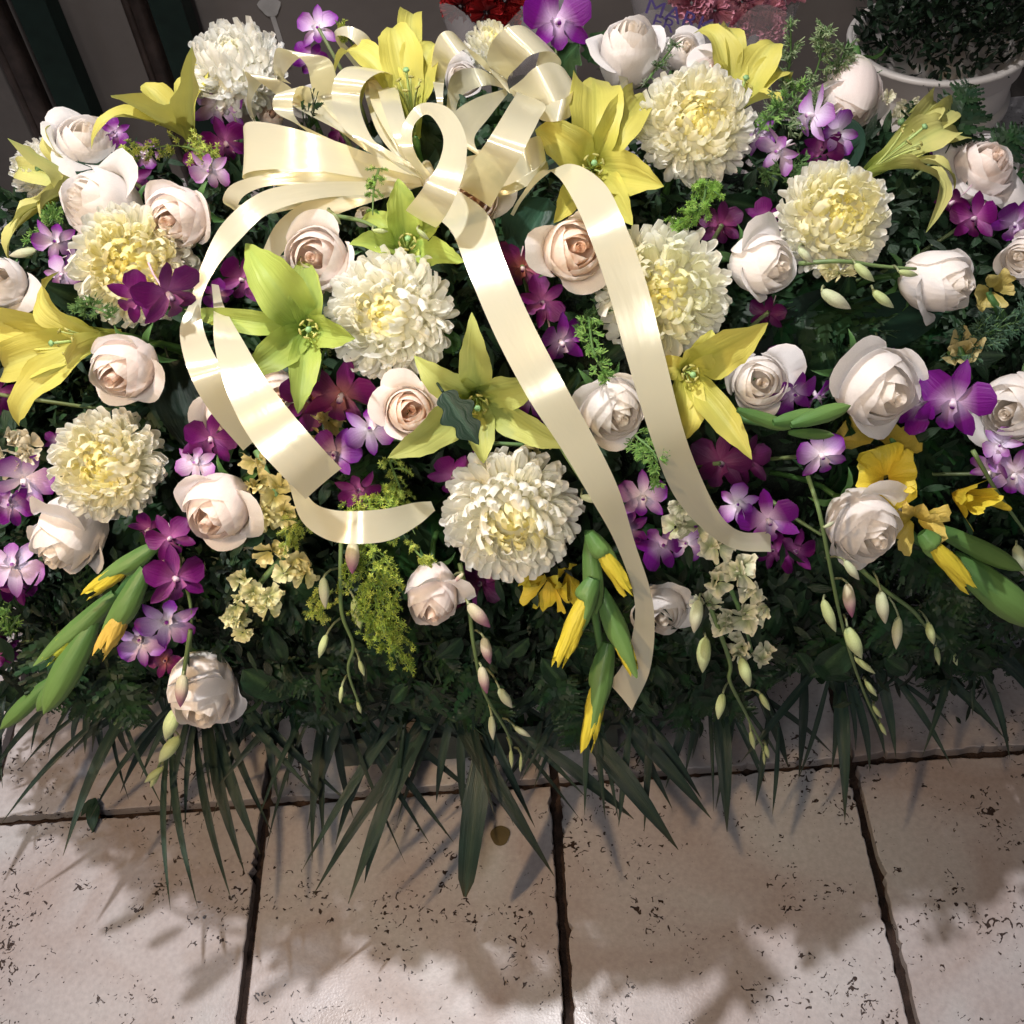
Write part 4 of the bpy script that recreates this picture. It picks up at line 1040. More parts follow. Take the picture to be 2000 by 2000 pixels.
rose(1292, 1185, 54, .1, .6, 'white', .5, "dim white rose behind the end of the long ribbon tail", .02, 1.05)
rose(5, 552, 56, -.3, -.2, 'white', .2, "white rose cut by the left edge above the yellow lily", .05, 1.0)
rose(450, 800, 56, .1, .5, 'blush', .3, "blush rose mostly covered by the left ribbon", .0, 1.0)
rose(903, 158, 38, -.1, -.4, 'white', .2, "small white rose seen through the bow's upper loop", -.02, 1.1)
rose(495, 225, 44, .1, -.5, 'blush', .4, "blush rose behind the bow loops, right of the purple and white orchid", .0, 1.1)
rose(540, 760, 44, .1, .4, 'blush', .3, "blush rose behind the green lily's lower petal", .0, 1.0)
rose(712, 425, 22, .2, -.3, 'white', .0, "tiny closed cream bud under the feathery sprig of the bow", .02, 1.2, 4)
rose(600, 200, 30, -.2, -.5, 'white', .1, "small white bud inside the left bow loops", -.01, 1.1, 4)
rose(530, 228, 26, .1, -.3, 'peach', .0, "tan rose bud ringed by a bow loop", .0, 1.2, 4)
rose(345, 520, 34, .6, .1, 'white', .8, "crumpled white blossom at the right rim of the pale yellow mum", .03, .8, 4)

lily("tall yellow lily at the top left against the wall", (352, 232, .09), (-.35, -.80), 60,
     [(366, 72, .17, 66), (203, 163, .14, 92), (158, 258, .13, 42, .6), (268, 150, .05, 55), (450, 150, .0, 60), (300, 240, .10, 60)], 'yellow')
lily("pale yellow lily at the far left opening to the left", (130, 350, .06), (-.85, -.35), 60,
     [(10, 268, .08, 70), (70, 232, .02, 42), (6, 440, .10, 60), (-20, 520, .04, 55), (20, 330, -.02, 50), (60, 420, .12, 48)], 'pale', .9)
lily("big yellow lily at the left edge opening left", (150, 665, .07), (-.85, .10), 100,
     [(88, 532, .10, 66), (-25, 585, .04, 80), (-20, 730, .06, 88), (8, 838, .08, 74), (112, 728, .17, 60), (40, 640, .0, 60)], 'yellow')
lily("yellow lily behind the bow at the top centre pointing up", (800, 185, .09), (-.10, -.86), 95,
     [(762, 30, .08, 82), (868, 72, .08, 88), (640, 112, .07, 56), (700, 175, .10, 56), (860, 160, .02, 44), (820, 50, -.02, 50)], 'yellow')
lily("bright yellow lily right of the bow with a ribbon tail starting below it", (1158, 325, .06), (.06, -.15), 75,
     [(1152, 142, .07, 105), (1300, 360, .12, 84), (1046, 250, .08, 80), (1082, 433, .11, 58), (1238, 438, .10, 62), (1264, 176, .03, 78)], 'deep')
lily("yellow lily at the top right behind the frilled rose", (1445, 185, .02), (.25, -.78), 70,
     [(1365, 32, .04, 58), (1413, 28, .02, 48), (1518, 72, .05, 76), (1550, 138, .06, 62), (1538, 188, .09, 50), (1400, 110, .06, 50)], 'yellow')
lily("yellow trumpet lily at the right seen from the side, opening to the upper right", (1760, 285, .06), (.70, -.62), 105,
     [(1822, 182, .07, 54), (1860, 252, .12, 80, .5), (1842, 232, .02, 50), (1882, 362, .05, 42), (1858, 418, .10, 54), (1872, 300, -.01, 46)], 'pale')
lily("green-yellow star lily left of the big cream mum", (602, 642, .09), (.02, .05), 65,
     [(478, 475, .13, 95), (588, 500, .08, 64), (358, 605, .07, 46), (695, 662, .14, 62), (582, 812, .13, 60), (470, 738, .13, 70)], 'green')
lily("green-yellow lily at the upper centre under the bow loop", (795, 478, .06), (.05, -.35), 60,
     [(778, 342, .12, 66), (908, 506, .12, 58), (682, 470, .12, 58), (858, 430, .05, 46), (705, 425, .05, 46), (800, 530, .06, 44)], 'green')
lily("pale olive lily at the centre with a dark leaf lying across its throat", (932, 785, .07), (.02, .30), 75,
     [(922, 618, .14, 62), (1075, 742, .14, 66), (1118, 888, .13, 64), (755, 912, .15, 72), (808, 702, .10, 66), (945, 915, .10, 60)], 'olive')
lily("yellow lily at right with its petals spread behind the ribbon tail", (1345, 728, .05), (.25, .12), 60,
     [(1514, 634, .15, 82), (1480, 905, .12, 62), (1395, 645, .07, 60), (1345, 868, .07, 62), (1290, 840, .04, 50), (1270, 700, .02, 46)], 'deep')

T_ = orchid_spray
T_("large vivid purple orchid at the top edge, left of the upright white rose", None, [(1085, 45, 76, .05, -.45, -12, 'vivid', .03)])
T_("dark purple and white orchids beside the top left mum", None, [(622, 55, 44, -.2, -.4, 0, 'white', .0), (605, 118, 40, 0, -.2, 30, 'vivid', .01)])
T_("purple and white orchids hanging left of the bow", None, [(430, 205, 58, -.1, -.1, 8, 'white', .05), (440, 278, 52, .1, .2, -20, 'magenta', .04), (412, 330, 46, -.2, .3, 170, 'lilac', .06)], [(430, 190, 462, 240, 452, 318, 'pale', .06, .5)])
T_("purple tipped orchids below the far left lily", None, [(108, 468, 46, -.3, .3, 190, 'white', .06), (122, 535, 38, .1, .1, 40, 'lilac', .02)])
T_("vivid magenta orchid lying over the pale yellow mum", None, [(327, 572, 72, .12, .1, -8, 'magenta', .16)])
T_("dark magenta orchids between the peach rose and the left ribbon tail", None, [(1020, 520, 56, 0, .1, 20, 'wine', .02), (1058, 588, 52, .1, .2, 60, 'magenta', .03), (1093, 665, 58, .2, .1, 5, 'vivid', .03), (1035, 775, 48, -.1, .4, 200, 'vivid', .03)])
T_("wine red orchid between the star lily and the big cream mum", None, [(668, 770, 78, .05, .1, 10, 'wine', .05)])
T_("purple and white orchids under the star lily, above the ribbon's end", None, [(722, 838, 54, .1, .3, 175, 'white', .08), (655, 885, 54, -.1, .1, 20, 'vivid', .07), (700, 955, 46, .2, .4, 160, 'magenta', .06)])
T_("vivid purple orchid with open petals at the right beside the largest white rose", None, [(1862, 782, 80, .05, .0, 20, 'vivid', .09)])
T_("magenta orchids near the right edge under the blush rose", None, [(1905, 425, 52, -.1, .1, 0, 'magenta', .05), (1980, 435, 50, .2, .1, 30, 'vivid', .05)])
T_("lilac orchids seen from behind below the hanging blush rose", None, [(1590, 225, 58, -.5, -.2, 35, 'lilac', .06), (1525, 292, 52, -.5, .3, 200, 'lilac', .06), (1605, 290, 46, .2, .3, 170, 'magenta', .0)])
T_("purple orchids with white curled tips at the end of the right ribbon tail", None, [(1500, 1015, 62, -.1, -.1, -10, 'vivid', .06), (1550, 1075, 48, .2, .3, 150, 'magenta', .03), (1440, 985, 44, -.4, -.2, -60, 'white', .05)])
T_("white and purple orchid below the gladiolus spike at the right", None, [(1603, 888, 54, .0, .1, -15, 'white', .06)])
T_("purple and white orchids at the right edge below the cut rose", None, [(1982, 925, 56, -.1, .1, 15, 'white', .07), (1955, 870, 40, -.3, -.2, -40, 'lilac', .06)])
T_("purple and white orchids between the two ribbon tail ends", None, [(1255, 970, 52, -.2, -.1, 0, 'white', .05), (1290, 1065, 56, .3, .2, 150, 'vivid', .05), (1225, 1035, 46, -.1, .2, 60, 'vivid', .03), (1340, 1060, 40, .3, .1, 90, 'white', .04)])
T_("chain of magenta orchids hanging above the lowest white rose", [(370, 1010, .05), (350, 1090, .07), (372, 1180, .07), (372, 1270, .09)], [(332, 1050, 50, -.3, -.2, -30, 'magenta', .08), (340, 1128, 64, .0, .05, -8, 'magenta', .10), (325, 1212, 62, -.2, .3, 190, 'white', .09), (322, 1290, 36, -.4, .3, 200, 'wine', .05)])
T_("pink and purple orchids at the left edge beside the lower left mum", None, [(45, 935, 66, -.1, .2, 20, 'white', .06), (22, 985, 50, -.2, .3, 160, 'vivid', .07)])
T_("pink orchid at the left edge left of the downward white rose", None, [(28, 1105, 62, -.3, .2, 170, 'lilac', .05), (-8, 1120, 50, -.2, .2, 60, 'magenta', .06)])
T_("small pink orchid low at the left edge", None, [(5, 1268, 34, -.2, .2, 60, 'magenta', .05)])
T_("purple orchid with a white lip under the left ribbon curl", None, [(410, 855, 58, -.1, .1, 10, 'magenta', .04), (385, 905, 44, -.3, .3, 180, 'lilac', .05)])
T_("dark wine orchid in the shade below the right lily", None, [(1405, 905, 66, .1, .1, 10, 'dark', .01)])
T_("dim pink orchid in the dark gap above the largest white rose", None, [(1712, 652, 44, -.1, .2, 190, 'lilac', -.04)])
T_("purple orchid beside the white rose right of the yellow lily", None, [(1548, 765, 56, .2, .3, 150, 'vivid', .05), (1530, 705, 38, .2, -.3, 20, 'magenta', .03)])
T_("dark purple orchid behind the tip of the star lily", None, [(470, 545, 52, .0, .1, 20, 'magenta', .02), (425, 575, 34, -.2, .1, -60, 'vivid', .04)])
T_("dark magenta orchid under the front centre mum", None, [(940, 1140, 52, .0, .4, 180, 'dark', .02)])
T_("dark magenta orchids behind the white rose and mum at right", None, [(1410, 440, 48, .0, .1, 0, 'dark', .0), (1495, 430, 44, .1, -.2, 60, 'magenta', .0)])
T_("magenta orchid left of the front centre mum", None, [(885, 930, 50, -.1, .2, 30, 'magenta', .02)])
T_("dim magenta orchid in the gap right of the ribbon tail", None, [(1500, 610, 40, .0, .1, 10, 'dark', .0)])
T_("purple orchid at the left edge under the yellow lily", None, [(-5, 770, 44, .0, .1, 60, 'magenta', .02), (110, 860, 24, .0, .1, 10, 'vivid', .02)])
T_("purple orchid behind the round dark leaf at the top left", None, [(255, 352, 44, .1, -.1, 60, 'magenta', .0), (225, 258, 30, .2, -.2, 60, 'vivid', .02), (285, 300, 30, .1, .1, 90, 'white', .03)])
T_("small magenta orchid bud inside the bow's left loops", None, [(665, 255, 28, .1, .1, 170, 'magenta', .0)])
T_("violet orchid behind the trumpet lily at the right", None, [(1852, 290, 34, .1, -.2, 30, 'vivid', .0)])

# bud strings
T_("string of white-green buds in front of the lowest white rose, tip on the floor side", [(372, 1230, .10), (355, 1340, .12), (345, 1400, .12), (325, 1460, .11), (300, 1520, .10)], [],
   [(368, 1290, 358, 1318, 352, 1385, 'purple', .13, 1.0), (345, 1375, 345, 1385, 322, 1448, 'green', .12, 1.1), (335, 1430, 350, 1440, 308, 1492, 'green', .12, 1.0), (318, 1480, 318, 1500, 280, 1530, 'green', .11, .8), (305, 1505, 310, 1510, 292, 1540, 'green', .11, .8)])
T_("thin bud string with tiny green buds left of the yellow green sprig", [(668, 1010, .07), (665, 1120, .08), (668, 1200, .09), (690, 1260, .09), (680, 1310, .09), (705, 1385, .09)], [],
   [(690, 1058, 690, 1058, 688, 1125, 'purple', .11, 1.1), (660, 1110, 632, 1128, 636, 1192, 'pale', .10, .85), (662, 1130, 692, 1170, 705, 1232, 'green', .10, .9), (668, 1205, 638, 1240, 622, 1288, 'green', .09, .8), (688, 1260, 702, 1290, 712, 1322, 'green', .10, .8), (683, 1315, 668, 1340, 664, 1376, 'green', .09, .6), (700, 1370, 698, 1370, 706, 1395, 'green', .09, .8)])
T_("bud string with pink-tipped buds hanging at the front centre", [(898, 1100, .07), (915, 1180, .08), (925, 1260, .09), (945, 1350, .10), (985, 1420, .10), (1000, 1455, .10)], [],
   [(895, 1160, 915, 1180, 960, 1228, 'purple', .10, 1.05), (918, 1230, 945, 1245, 958, 1300, 'purple', .10, 1.0), (925, 1290, 940, 1302, 952, 1358, 'purple', .11, .95), (950, 1305, 975, 1345, 1002, 1385, 'pale', .10, 1.0), (950, 1360, 960, 1398, 963, 1448, 'pale', .11, .75), (978, 1402, 1005, 1420, 1038, 1440, 'pale', .11, .8), (990, 1440, 998, 1465, 1000, 1502, 'green', .10, .6), (1005, 1460, 1018, 1475, 1016, 1510, 'green', .10, .5), (880, 1130, 905, 1120, 885, 1140, 'purple', .09, .8)])
T_("bud string hanging below the pale stock flowers on the right", [(1385, 1180, .06), (1425, 1290, .07), (1425, 1330, .08), (1455, 1390, .08), (1475, 1430, .08), (1500, 1480, .07)], [],
   [(1370, 1160, 1365, 1172, 1355, 1240, 'pale', .09, 1.0), (1375, 1240, 1378, 1245, 1372, 1318, 'green', .09, 1.0), (1430, 1280, 1448, 1285, 1466, 1345, 'green', .09, .95), (1425, 1330, 1412, 1355, 1402, 1408, 'green', .09, .9), (1455, 1350, 1485, 1355, 1505, 1390, 'green', .08, .8), (1462, 1405, 1466, 1428, 1474, 1466, 'green', .08, .7), (1490, 1450, 1495, 1455, 1502, 1482, 'green', .08, .8), (1490, 1465, 1492, 1470, 1493, 1495, 'green', .08, .6)])
T_("long bud string hanging over the greyish white rose at the lower right", [(1578, 930, .08), (1600, 1000, .10), (1618, 1090, .10), (1640, 1200, .10), (1665, 1290, .09), (1695, 1370, .08), (1725, 1430, .08)], [],
   [(1612, 1090, 1650, 1095, 1680, 1135, 'pale', .11, .9), (1612, 1165, 1608, 1172, 1634, 1238, 'green', .10, .8), (1630, 1130, 1655, 1140, 1665, 1210, 'purple', .09, .9), (1648, 1200, 1655, 1225, 1685, 1290, 'green', .11, 1.0), (1670, 1280, 1670, 1285, 1712, 1318, 'green', .10, .6), (1685, 1325, 1690, 1330, 1714, 1362, 'green', .09, .7), (1708, 1375, 1705, 1378, 1723, 1404, 'green', .08, .7), (1718, 1410, 1718, 1412, 1732, 1438, 'green', .08, .7)])
T_("arching bud string right of the greyish white rose", [(1680, 1110, .05), (1725, 1150, .07), (1780, 1190, .08), (1810, 1225, .08), (1850, 1260, .07), (1870, 1285, .07)], [],
   [(1705, 1115, 1720, 1155, 1730, 1222, 'pale', .09, .95), (1735, 1165, 1755, 1205, 1750, 1272, 'pale', .08, .8), (1790, 1190, 1812, 1215, 1825, 1262, 'green', .09, .9), (1820, 1240, 1828, 1262, 1835, 1302, 'green', .08, .7), (1855, 1262, 1860, 1270, 1870, 1302, 'green', .08, .8)])
T_("thin stalk with pale buds at the lower right edge", [(1900, 880, .06), (1950, 965, .07), (2010, 1050, .07)], [], [(1985, 1060, 1985, 1065, 2005, 1130, 'pale', .08, 1.0)])
T_("green orchid buds in front of the right mum", [(1560, 515, .06), (1640, 510, .08), (1720, 520, .08), (1790, 525, .09)], [],
   [(1570, 480, 1560, 485, 1590, 515, 'pale', .10, 1.0), (1660, 510, 1670, 515, 1710, 552, 'green', .11, .9), (1610, 560, 1605, 568, 1665, 605, 'pale', .08, 1.0), (1700, 560, 1705, 568, 1748, 603, 'green', .10, .9), (1740, 520, 1755, 530, 1796, 538, 'green', .13, .8)])
T_("thin stalk running down beside the left ribbon tail with a white bud", [(1060, 815, .07), (1105, 890, .09), (1150, 960, .10)], [], [(1140, 955, 1135, 970, 1182, 978, 'pale', .12, .9), (1215, 1045, 1215, 1055, 1225, 1092, 'green', .10, .7)])
T_("green bud cluster left of the feathery sprig under the bow", [(640, 420, .06), (700, 430, .07), (735, 445, .08)], [], [(645, 415, 640, 410, 668, 440, 'green', .09, .9), (730, 445, 728, 450, 760, 452, 'green', .10, .8), (820, 445, 815, 448, 840, 470, 'green', .14, .8)])
T_("pale buds at the far left under the lily", [(60, 500, .03), (20, 500, .03)], [], [(40, 490, 70, 490, 15, 500, 'pale', .05, .8)])
T_("thin stalk crossing right of the ribbon tail end", [(1488, 965, .04), (1550, 1010, .06), (1605, 1045, .08)], [], [(1600, 1040, 1610, 1030, 1632, 1018, 'pale', .11, .8)])

def glad(label, path, buds, frills, colstem=(.07, .17, .05)):
    t = thing("gladiolus", label, "gladiolus", P(*path[0]), "gladiolus stems of the arrangement")
    stalk(t, path, 10, colstem)
    for b in buds: glad_bud(t, b[0], b[1], b[2], b[3] if len(b) > 3 else None, b[4] if len(b) > 4 else .08, b[5] if len(b) > 5 else .35)
    for f in frills: frill(t, *f)
    return t
glad("green gladiolus buds with yellow tips pointing down left", [(300, 1070, .05), (225, 1170, .08), (130, 1300, .09), (20, 1400, .09)],
     [((305, 1065), (178, 1155), 42, YEL, .08), ((285, 1110), (203, 1268), 50, (.70, .50, .10), .11, .22), ((225, 1160), (98, 1282), 44, (.42, .50, .06), .09, .12), ((190, 1200), (85, 1395), 56, None, .11), ((110, 1320), (0, 1425), 34, None, .10), ((130, 1310), (72, 1390), 34, None, .12)], [])
glad("yellow gladiolus hanging at the front centre beside the ribbon end", [(1150, 1035, .06), (1155, 1150, .08), (1175, 1280, .09), (1180, 1360, .09)],
     [((1160, 1130), (1095, 1288), 50, YEL, .12, .62), ((1150, 1040), (1225, 1152), 42, YEL, .12, .5), ((1172, 1150), (1232, 1298), 46, YEL, .10, .15), ((1188, 1255), (1148, 1450), 50, YEL, .12, .42), ((1150, 1045), (1165, 1200), 40, None, .09)],
     [(1075, 1125, 62, -.2, .7, .04, ORG, YEL, 4, "petal", 1.6, .7), (1110, 1110, 55, .2, .6, .03, ORG, YEL, 3, "petal", 1.4, .6)])
glad("yellow gladiolus flowers and green leaves at the lower right", [(1760, 1030, .03), (1850, 1100, .06), (1950, 1190, .06), (2050, 1250, .05)],
     [((1800, 1040), (1892, 1142), 46, YEL, .09, .62), ((1860, 1085), (2030, 1225), 70, None, .07), ((1815, 1025), (2000, 1115), 40, None, .05)],
     [(1730, 935, 70, -.1, -.1, .03, ORG, YEL, 4, "petal", 1.2, .9), (1785, 1010, 64, .2, .4, .05, (.6, .45, .05), (.74, .58, .16), 4, "petal", 1.5, .8), (1862, 965, 74, .45, .35, .05, ORG, YEL, 4, "petal", .8, .35)])
glad("closed green gladiolus spike lying across below the white roses at the right", [(1430, 812, .07), (1500, 825, .08), (1580, 815, .09), (1650, 800, .09)],
     [((1440, 800), (1545, 838), 28, None, .10), ((1510, 825), (1610, 808), 34, None, .11), ((1545, 830), (1662, 792), 34, None, .12), ((1540, 845), (1630, 850), 22, None, .10)], [])
glad("wilted yellow gladiolus flower above the vivid orchid", [(1890, 740, .02), (1880, 700, .03), (1870, 670, .03)], [], [(1880, 695, 50, .0, -.4, .02, (.42, .36, .14), (.55, .48, .24), 5, "petal", 1.6, .6)])
glad("wilted yellow gladiolus flower between the two white roses at the right edge", [(1960, 620, .02), (1940, 590, .03), (1930, 570, .03)], [], [(1935, 565, 48, .2, .0, .02, (.42, .34, .08), (.55, .46, .16), 4, "petal", 1.6, .7)])
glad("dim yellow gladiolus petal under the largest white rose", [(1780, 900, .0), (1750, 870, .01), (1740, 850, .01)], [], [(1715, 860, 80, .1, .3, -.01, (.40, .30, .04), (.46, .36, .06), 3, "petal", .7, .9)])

stock("yellow stock stem between the blush rose and the ribbon curl", [(505, 940, 36), (540, 965, 38), (520, 1010, 34), (560, 1000, 34), (500, 900, 28), (530, 1075, 34), (575, 1100, 30), (595, 1120, 28)], [(500, 880, .02), (545, 980, .03), (570, 1100, .03)], ((.56, .52, .16), (.84, .76, .40)), .05)
stock("cream stock buds left of the yellow green sprig", [(470, 1130, 26), (495, 1155, 26), (525, 1165, 28), (525, 1185, 26), (460, 1180, 24), (465, 1210, 22), (450, 1205, 20), (475, 1235, 20), (555, 1120, 22)], [(560, 1080, .03), (500, 1150, .05), (470, 1220, .05)], ((.46, .52, .20), (.84, .80, .48)), .07)
stock("pale cream stock stem hanging below the right ribbon tail", [(1330, 980, 40), (1360, 1030, 38), (1400, 1060, 38), (1440, 1110, 42), (1400, 1135, 34), (1470, 1150, 30), (1420, 1210, 40), (1460, 1205, 36), (1495, 1195, 30), (1320, 1030, 32), (1380, 1180, 28), (1450, 1260, 30), (1495, 1280, 24)], [(1330, 960, .02), (1390, 1080, .03), (1440, 1180, .04), (1470, 1280, .04)], ((.42, .50, .24), (.82, .79, .62)), .05)
stock("cream stock flowers at the left edge below the big lily", [(25, 860, 34), (45, 885, 36), (15, 900, 30), (60, 870, 26)], [(30, 840, .03), (35, 880, .03), (30, 930, .03)], ((.50, .46, .30), (.78, .72, .56)), .05)
stock("cream blossoms beside the hanging bud of the right mum", [(1640, 535, 26), (1622, 525, 22)], [(1600, 500, .03), (1630, 520, .04), (1640, 540, .04)], ((.5, .48, .2), (.76, .72, .44)), .06)
stock("white torn blossoms right of the hanging blush rose", [(1770, 205, 24), (1762, 225, 20), (1735, 190, 16)], [(1760, 240, .0), (1765, 215, .01), (1765, 200, .01)], ((.55, .55, .35), (.78, .76, .60)), .03)
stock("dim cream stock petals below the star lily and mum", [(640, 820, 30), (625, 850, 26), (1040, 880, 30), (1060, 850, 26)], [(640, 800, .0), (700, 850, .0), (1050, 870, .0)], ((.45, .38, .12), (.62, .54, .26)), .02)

GG = "goldenrod sprigs of the arrangement"
YG = ((.34, .44, .07), (.52, .56, .14))
feathery("yellow-green goldenrod under the tall yellow lily at the top left", "goldenrod", "goldenrod_sprig", [(430, 320, .06), (350, 285, .10), (230, 300, .10)], 55, 34, 6.5, YG, GG, 14, seed=1)
feathery("small goldenrod sprig at the top between orchid and lily", "goldenrod", "goldenrod_sprig", [(720, 160, .03), (690, 90, .04), (655, 40, .05)], 40, 16, 6, YG, GG, 12, seed=2)
feathery("fine green sprig sticking out over the bow's centre", "goldenrod", "goldenrod_sprig", [(740, 330, .13), (730, 370, .15), (728, 420, .15)], 36, 16, 5, ((.16, .34, .06), (.34, .48, .10)), GG, 12, seed=3)
feathery("large yellow-green goldenrod plume at the front left of centre", "goldenrod", "goldenrod_sprig", [(740, 960, .04), (730, 1080, .09), (735, 1180, .11), (780, 1300, .11)], 105, 110, 7, ((.22, .36, .06), (.48, .55, .10)), GG, 18, seed=4)
feathery("goldenrod tuft below the yellow stock flowers", "goldenrod", "goldenrod_sprig", [(600, 1000, .05), (570, 1040, .08), (555, 1065, .09)], 45, 26, 6, YG, GG, 14, seed=5)
feathery("goldenrod behind the ribbon's end left of the front mum", "goldenrod", "goldenrod_sprig", [(760, 900, .03), (780, 950, .05), (800, 1010, .05)], 50, 26, 6, ((.22, .34, .06), (.46, .50, .10)), GG, 14, seed=6)
feathery("yellow-green tuft on top of the hanging blush rose", "goldenrod", "goldenrod_sprig", [(800, 1060, .12), (820, 1085, .145), (845, 1100, .15)], 22, 14, 6, YG, GG, 12, seed=7)
feathery("yellow-green sprig between the pale stock and the white mum", "goldenrod", "goldenrod_sprig", [(640, 1140, .05), (620, 1200, .06), (650, 1150, .06)], 45, 22, 6, YG, GG, 12, seed=8)
FGG = "feathery green sprigs"
gN = ((.10, .24, .05), (.22, .36, .10), 0)
def spr(label, path, spread, n, seed, cols=gN, tiny=7, dens=22): feathery(label, "greenery sprig", "greenery_sprig", path, spread, n, tiny, cols, FGG, dens, seed=seed, stemcol=(.10, .2, .06))
gT = ((.10, .17, .07), (.30, .36, .20), 0)
spr("upright feathery green sprig at the top right, left stem", [(1500, 250, .03), (1540, 140, .03), (1545, 35, .03)], 42, 34, 11, gT)
spr("upright feathery green sprig at the top right, middle stem", [(1520, 240, .03), (1590, 150, .04), (1612, 50, .04)], 46, 40, 12, gT)
spr("upright feathery green sprig at the top right, right stem", [(1540, 250, .02), (1620, 170, .03), (1655, 85, .03)], 44, 40, 13, gT)
spr("feathery green sprig pointing left below the right lily buds", [(1560, 170, .05), (1510, 220, .07), (1480, 262, .07)], 36, 26, 14)
spr("bright green sprig under the mum at the top right", [(1380, 350, .04), (1370, 400, .07), (1320, 440, .07)], 55, 30, 15, ((.18, .38, .06), (.34, .52, .12)))
spr("green sprig lying on the white rose between the ribbon tails", [(1150, 620, .06), (1160, 690, .12), (1190, 745, .13)], 36, 30, 16)
spr("green sprig beside the right ribbon tail below the white rose", [(1240, 850, .10), (1280, 890, .12), (1285, 950, .12)], 40, 34, 17)
spr("green sprig at the left below the far left lily", [(60, 460, .06), (95, 440, .08), (115, 410, .09)], 36, 24, 18)
spr("green sprig left of the white rose, under the pale mum", [(140, 600, .05), (180, 600, .08), (225, 620, .08)], 36, 24, 19, ((.06, .14, .04), (.14, .24, .08), 0))
spr("grey green sprig in front of the half hidden white rose at the top", [(1270, 150, .04), (1300, 110, .07), (1320, 85, .07)], 30, 18, 20, ((.10, .14, .09), (.2, .24, .17), 0), 5, 14)
spr("dark feathery sprig at the right edge above the cut white rose", [(1850, 690, .02), (1930, 650, .04), (2010, 620, .05)], 70, 40, 21, ((.03, .08, .04), (.10, .18, .12), 0), 9)
spr("dark feathery sprig left of the big cream mum", [(640, 660, .05), (630, 700, .06), (622, 745, .07)], 20, 14, 22, ((.16, .2, .08), (.34, .34, .14), 0), 5, 12)
spr("green sprig in the gap below the orchids at right of centre", [(1200, 540, .0), (1170, 600, .03), (1140, 650, .03)], 40, 24, 23, ((.05, .12, .04), (.12, .22, .08), 0))
spr("dark green sprig behind the pale yellow mum at the right", [(1480, 330, .0), (1530, 340, .03), (1570, 310, .03)], 40, 24, 24, ((.05, .12, .04), (.14, .24, .08), 0))
spr("green sprig left of the fronds at the lower left edge", [(20, 1180, .03), (15, 1230, .04), (40, 1200, .05)], 30, 18, 25)

# ------------------------------------------------------------------ the satin bow and its tails
bow = thing("ribbon_bow", "cream satin ribbon bow with many loops and long tails over the flowers", "ribbon bow", P(840, 345, .04))
def loop(*pts, k=.84): return ribbon_strip(bow, [(p[0], p[1], p[2], p[3]*k, p[4]*k) for p in pts])
K = (835, 348)
loop((845, 355, .05, 4, 16), (700, 318, .11, 14, 58), (590, 292, .15, 14, 78), (500, 285, .165, 4, 96), (474, 298, .15, -2, 96), (500, 318, .11, 8, 80), (600, 335, .08, 8, 60), (835, 352, .04, 5, 15), k=1.0)
loop((840, 358, .05, 4, 14), (660, 350, .10, 6, 34), (540, 350, .115, 10, 26), (470, 368, .11, 34, 22), (450, 400, .09, 34, 12), (480, 412, .05, 10, 30), (620, 385, .03, 5, 30))
loop((820, 340, .07, 8, 18), (690, 300, .12, 20, 32), (610, 262, .15, 34, 34), (556, 222, .16, 46, 10), (560, 178, .15, 44, -10), (600, 186, .11, 30, -26), (650, 235, .09, 14, -20), (720, 280, .08, 10, -18), (810, 330, .05, 5, -14))
loop((800, 330, .04, 10, 20), (700, 280, .09, 30, 30), (600, 215, .11, 50, 10), (530, 160, .12, 60, 4), (500, 148, .11, 50, 20), (490, 175, .10, 14, 26), (488, 215, .08, 12, 10), (515, 255, .05, 20, 20), (600, 290, .03, 20, 30))
loop((790, 325, .04, 20, 20), (690, 250, .08, 50, 10), (640, 180, .11, 60, -12), (620, 120, .13, 56, -10), (570, 102, .12, 50, 20), (545, 128, .09, 24, 46), (552, 160, .05, 40, 10))
loop((800, 320, .04, 10, 12), (755, 230, .07, 36, -10), (732, 140, .09, 34, -14), (712, 85, .10, 20, -30), (680, 62, .095, 2, -26), (655, 66, .08, -4, -12), (665, 85, .05, 4, -16), (720, 150, .03, 10, -20))
loop((825, 345, .08, 12, 16), (760, 312, .13, 40, 30), (700, 262, .17, 64, 20), (676, 205, .19, 64, 6), (682, 160, .19, 70, 8), (712, 136, .165, 82, 12), (745, 148, .13, 70, 20), (748, 210, .10, 50, 10), (790, 310, .05, 14, 10))
loop((825, 340, .07, 14, 6), (790, 280, .12, 34, 0), (768, 215, .145, 44, -2), (752, 165, .14, 46, -4), (726, 160, .11, 36, -10), (728, 205, .08, 20, -10), (750, 265, .06, 18, -5), (800, 330, .04, 10, -5))
loop((838, 348, .07, 16, -8), (800, 300, .12, 26, -2), (796, 250, .15, 24, 4), (824, 214, .17, 10, 26), (862, 222, .19, -34, 26), (888, 270, .20, -52, 6), (880, 330, .20, -62, -14), (850, 390, .18, -72, -34), (822, 428, .12, -70, -40), (838, 400, .07, -40, -20))
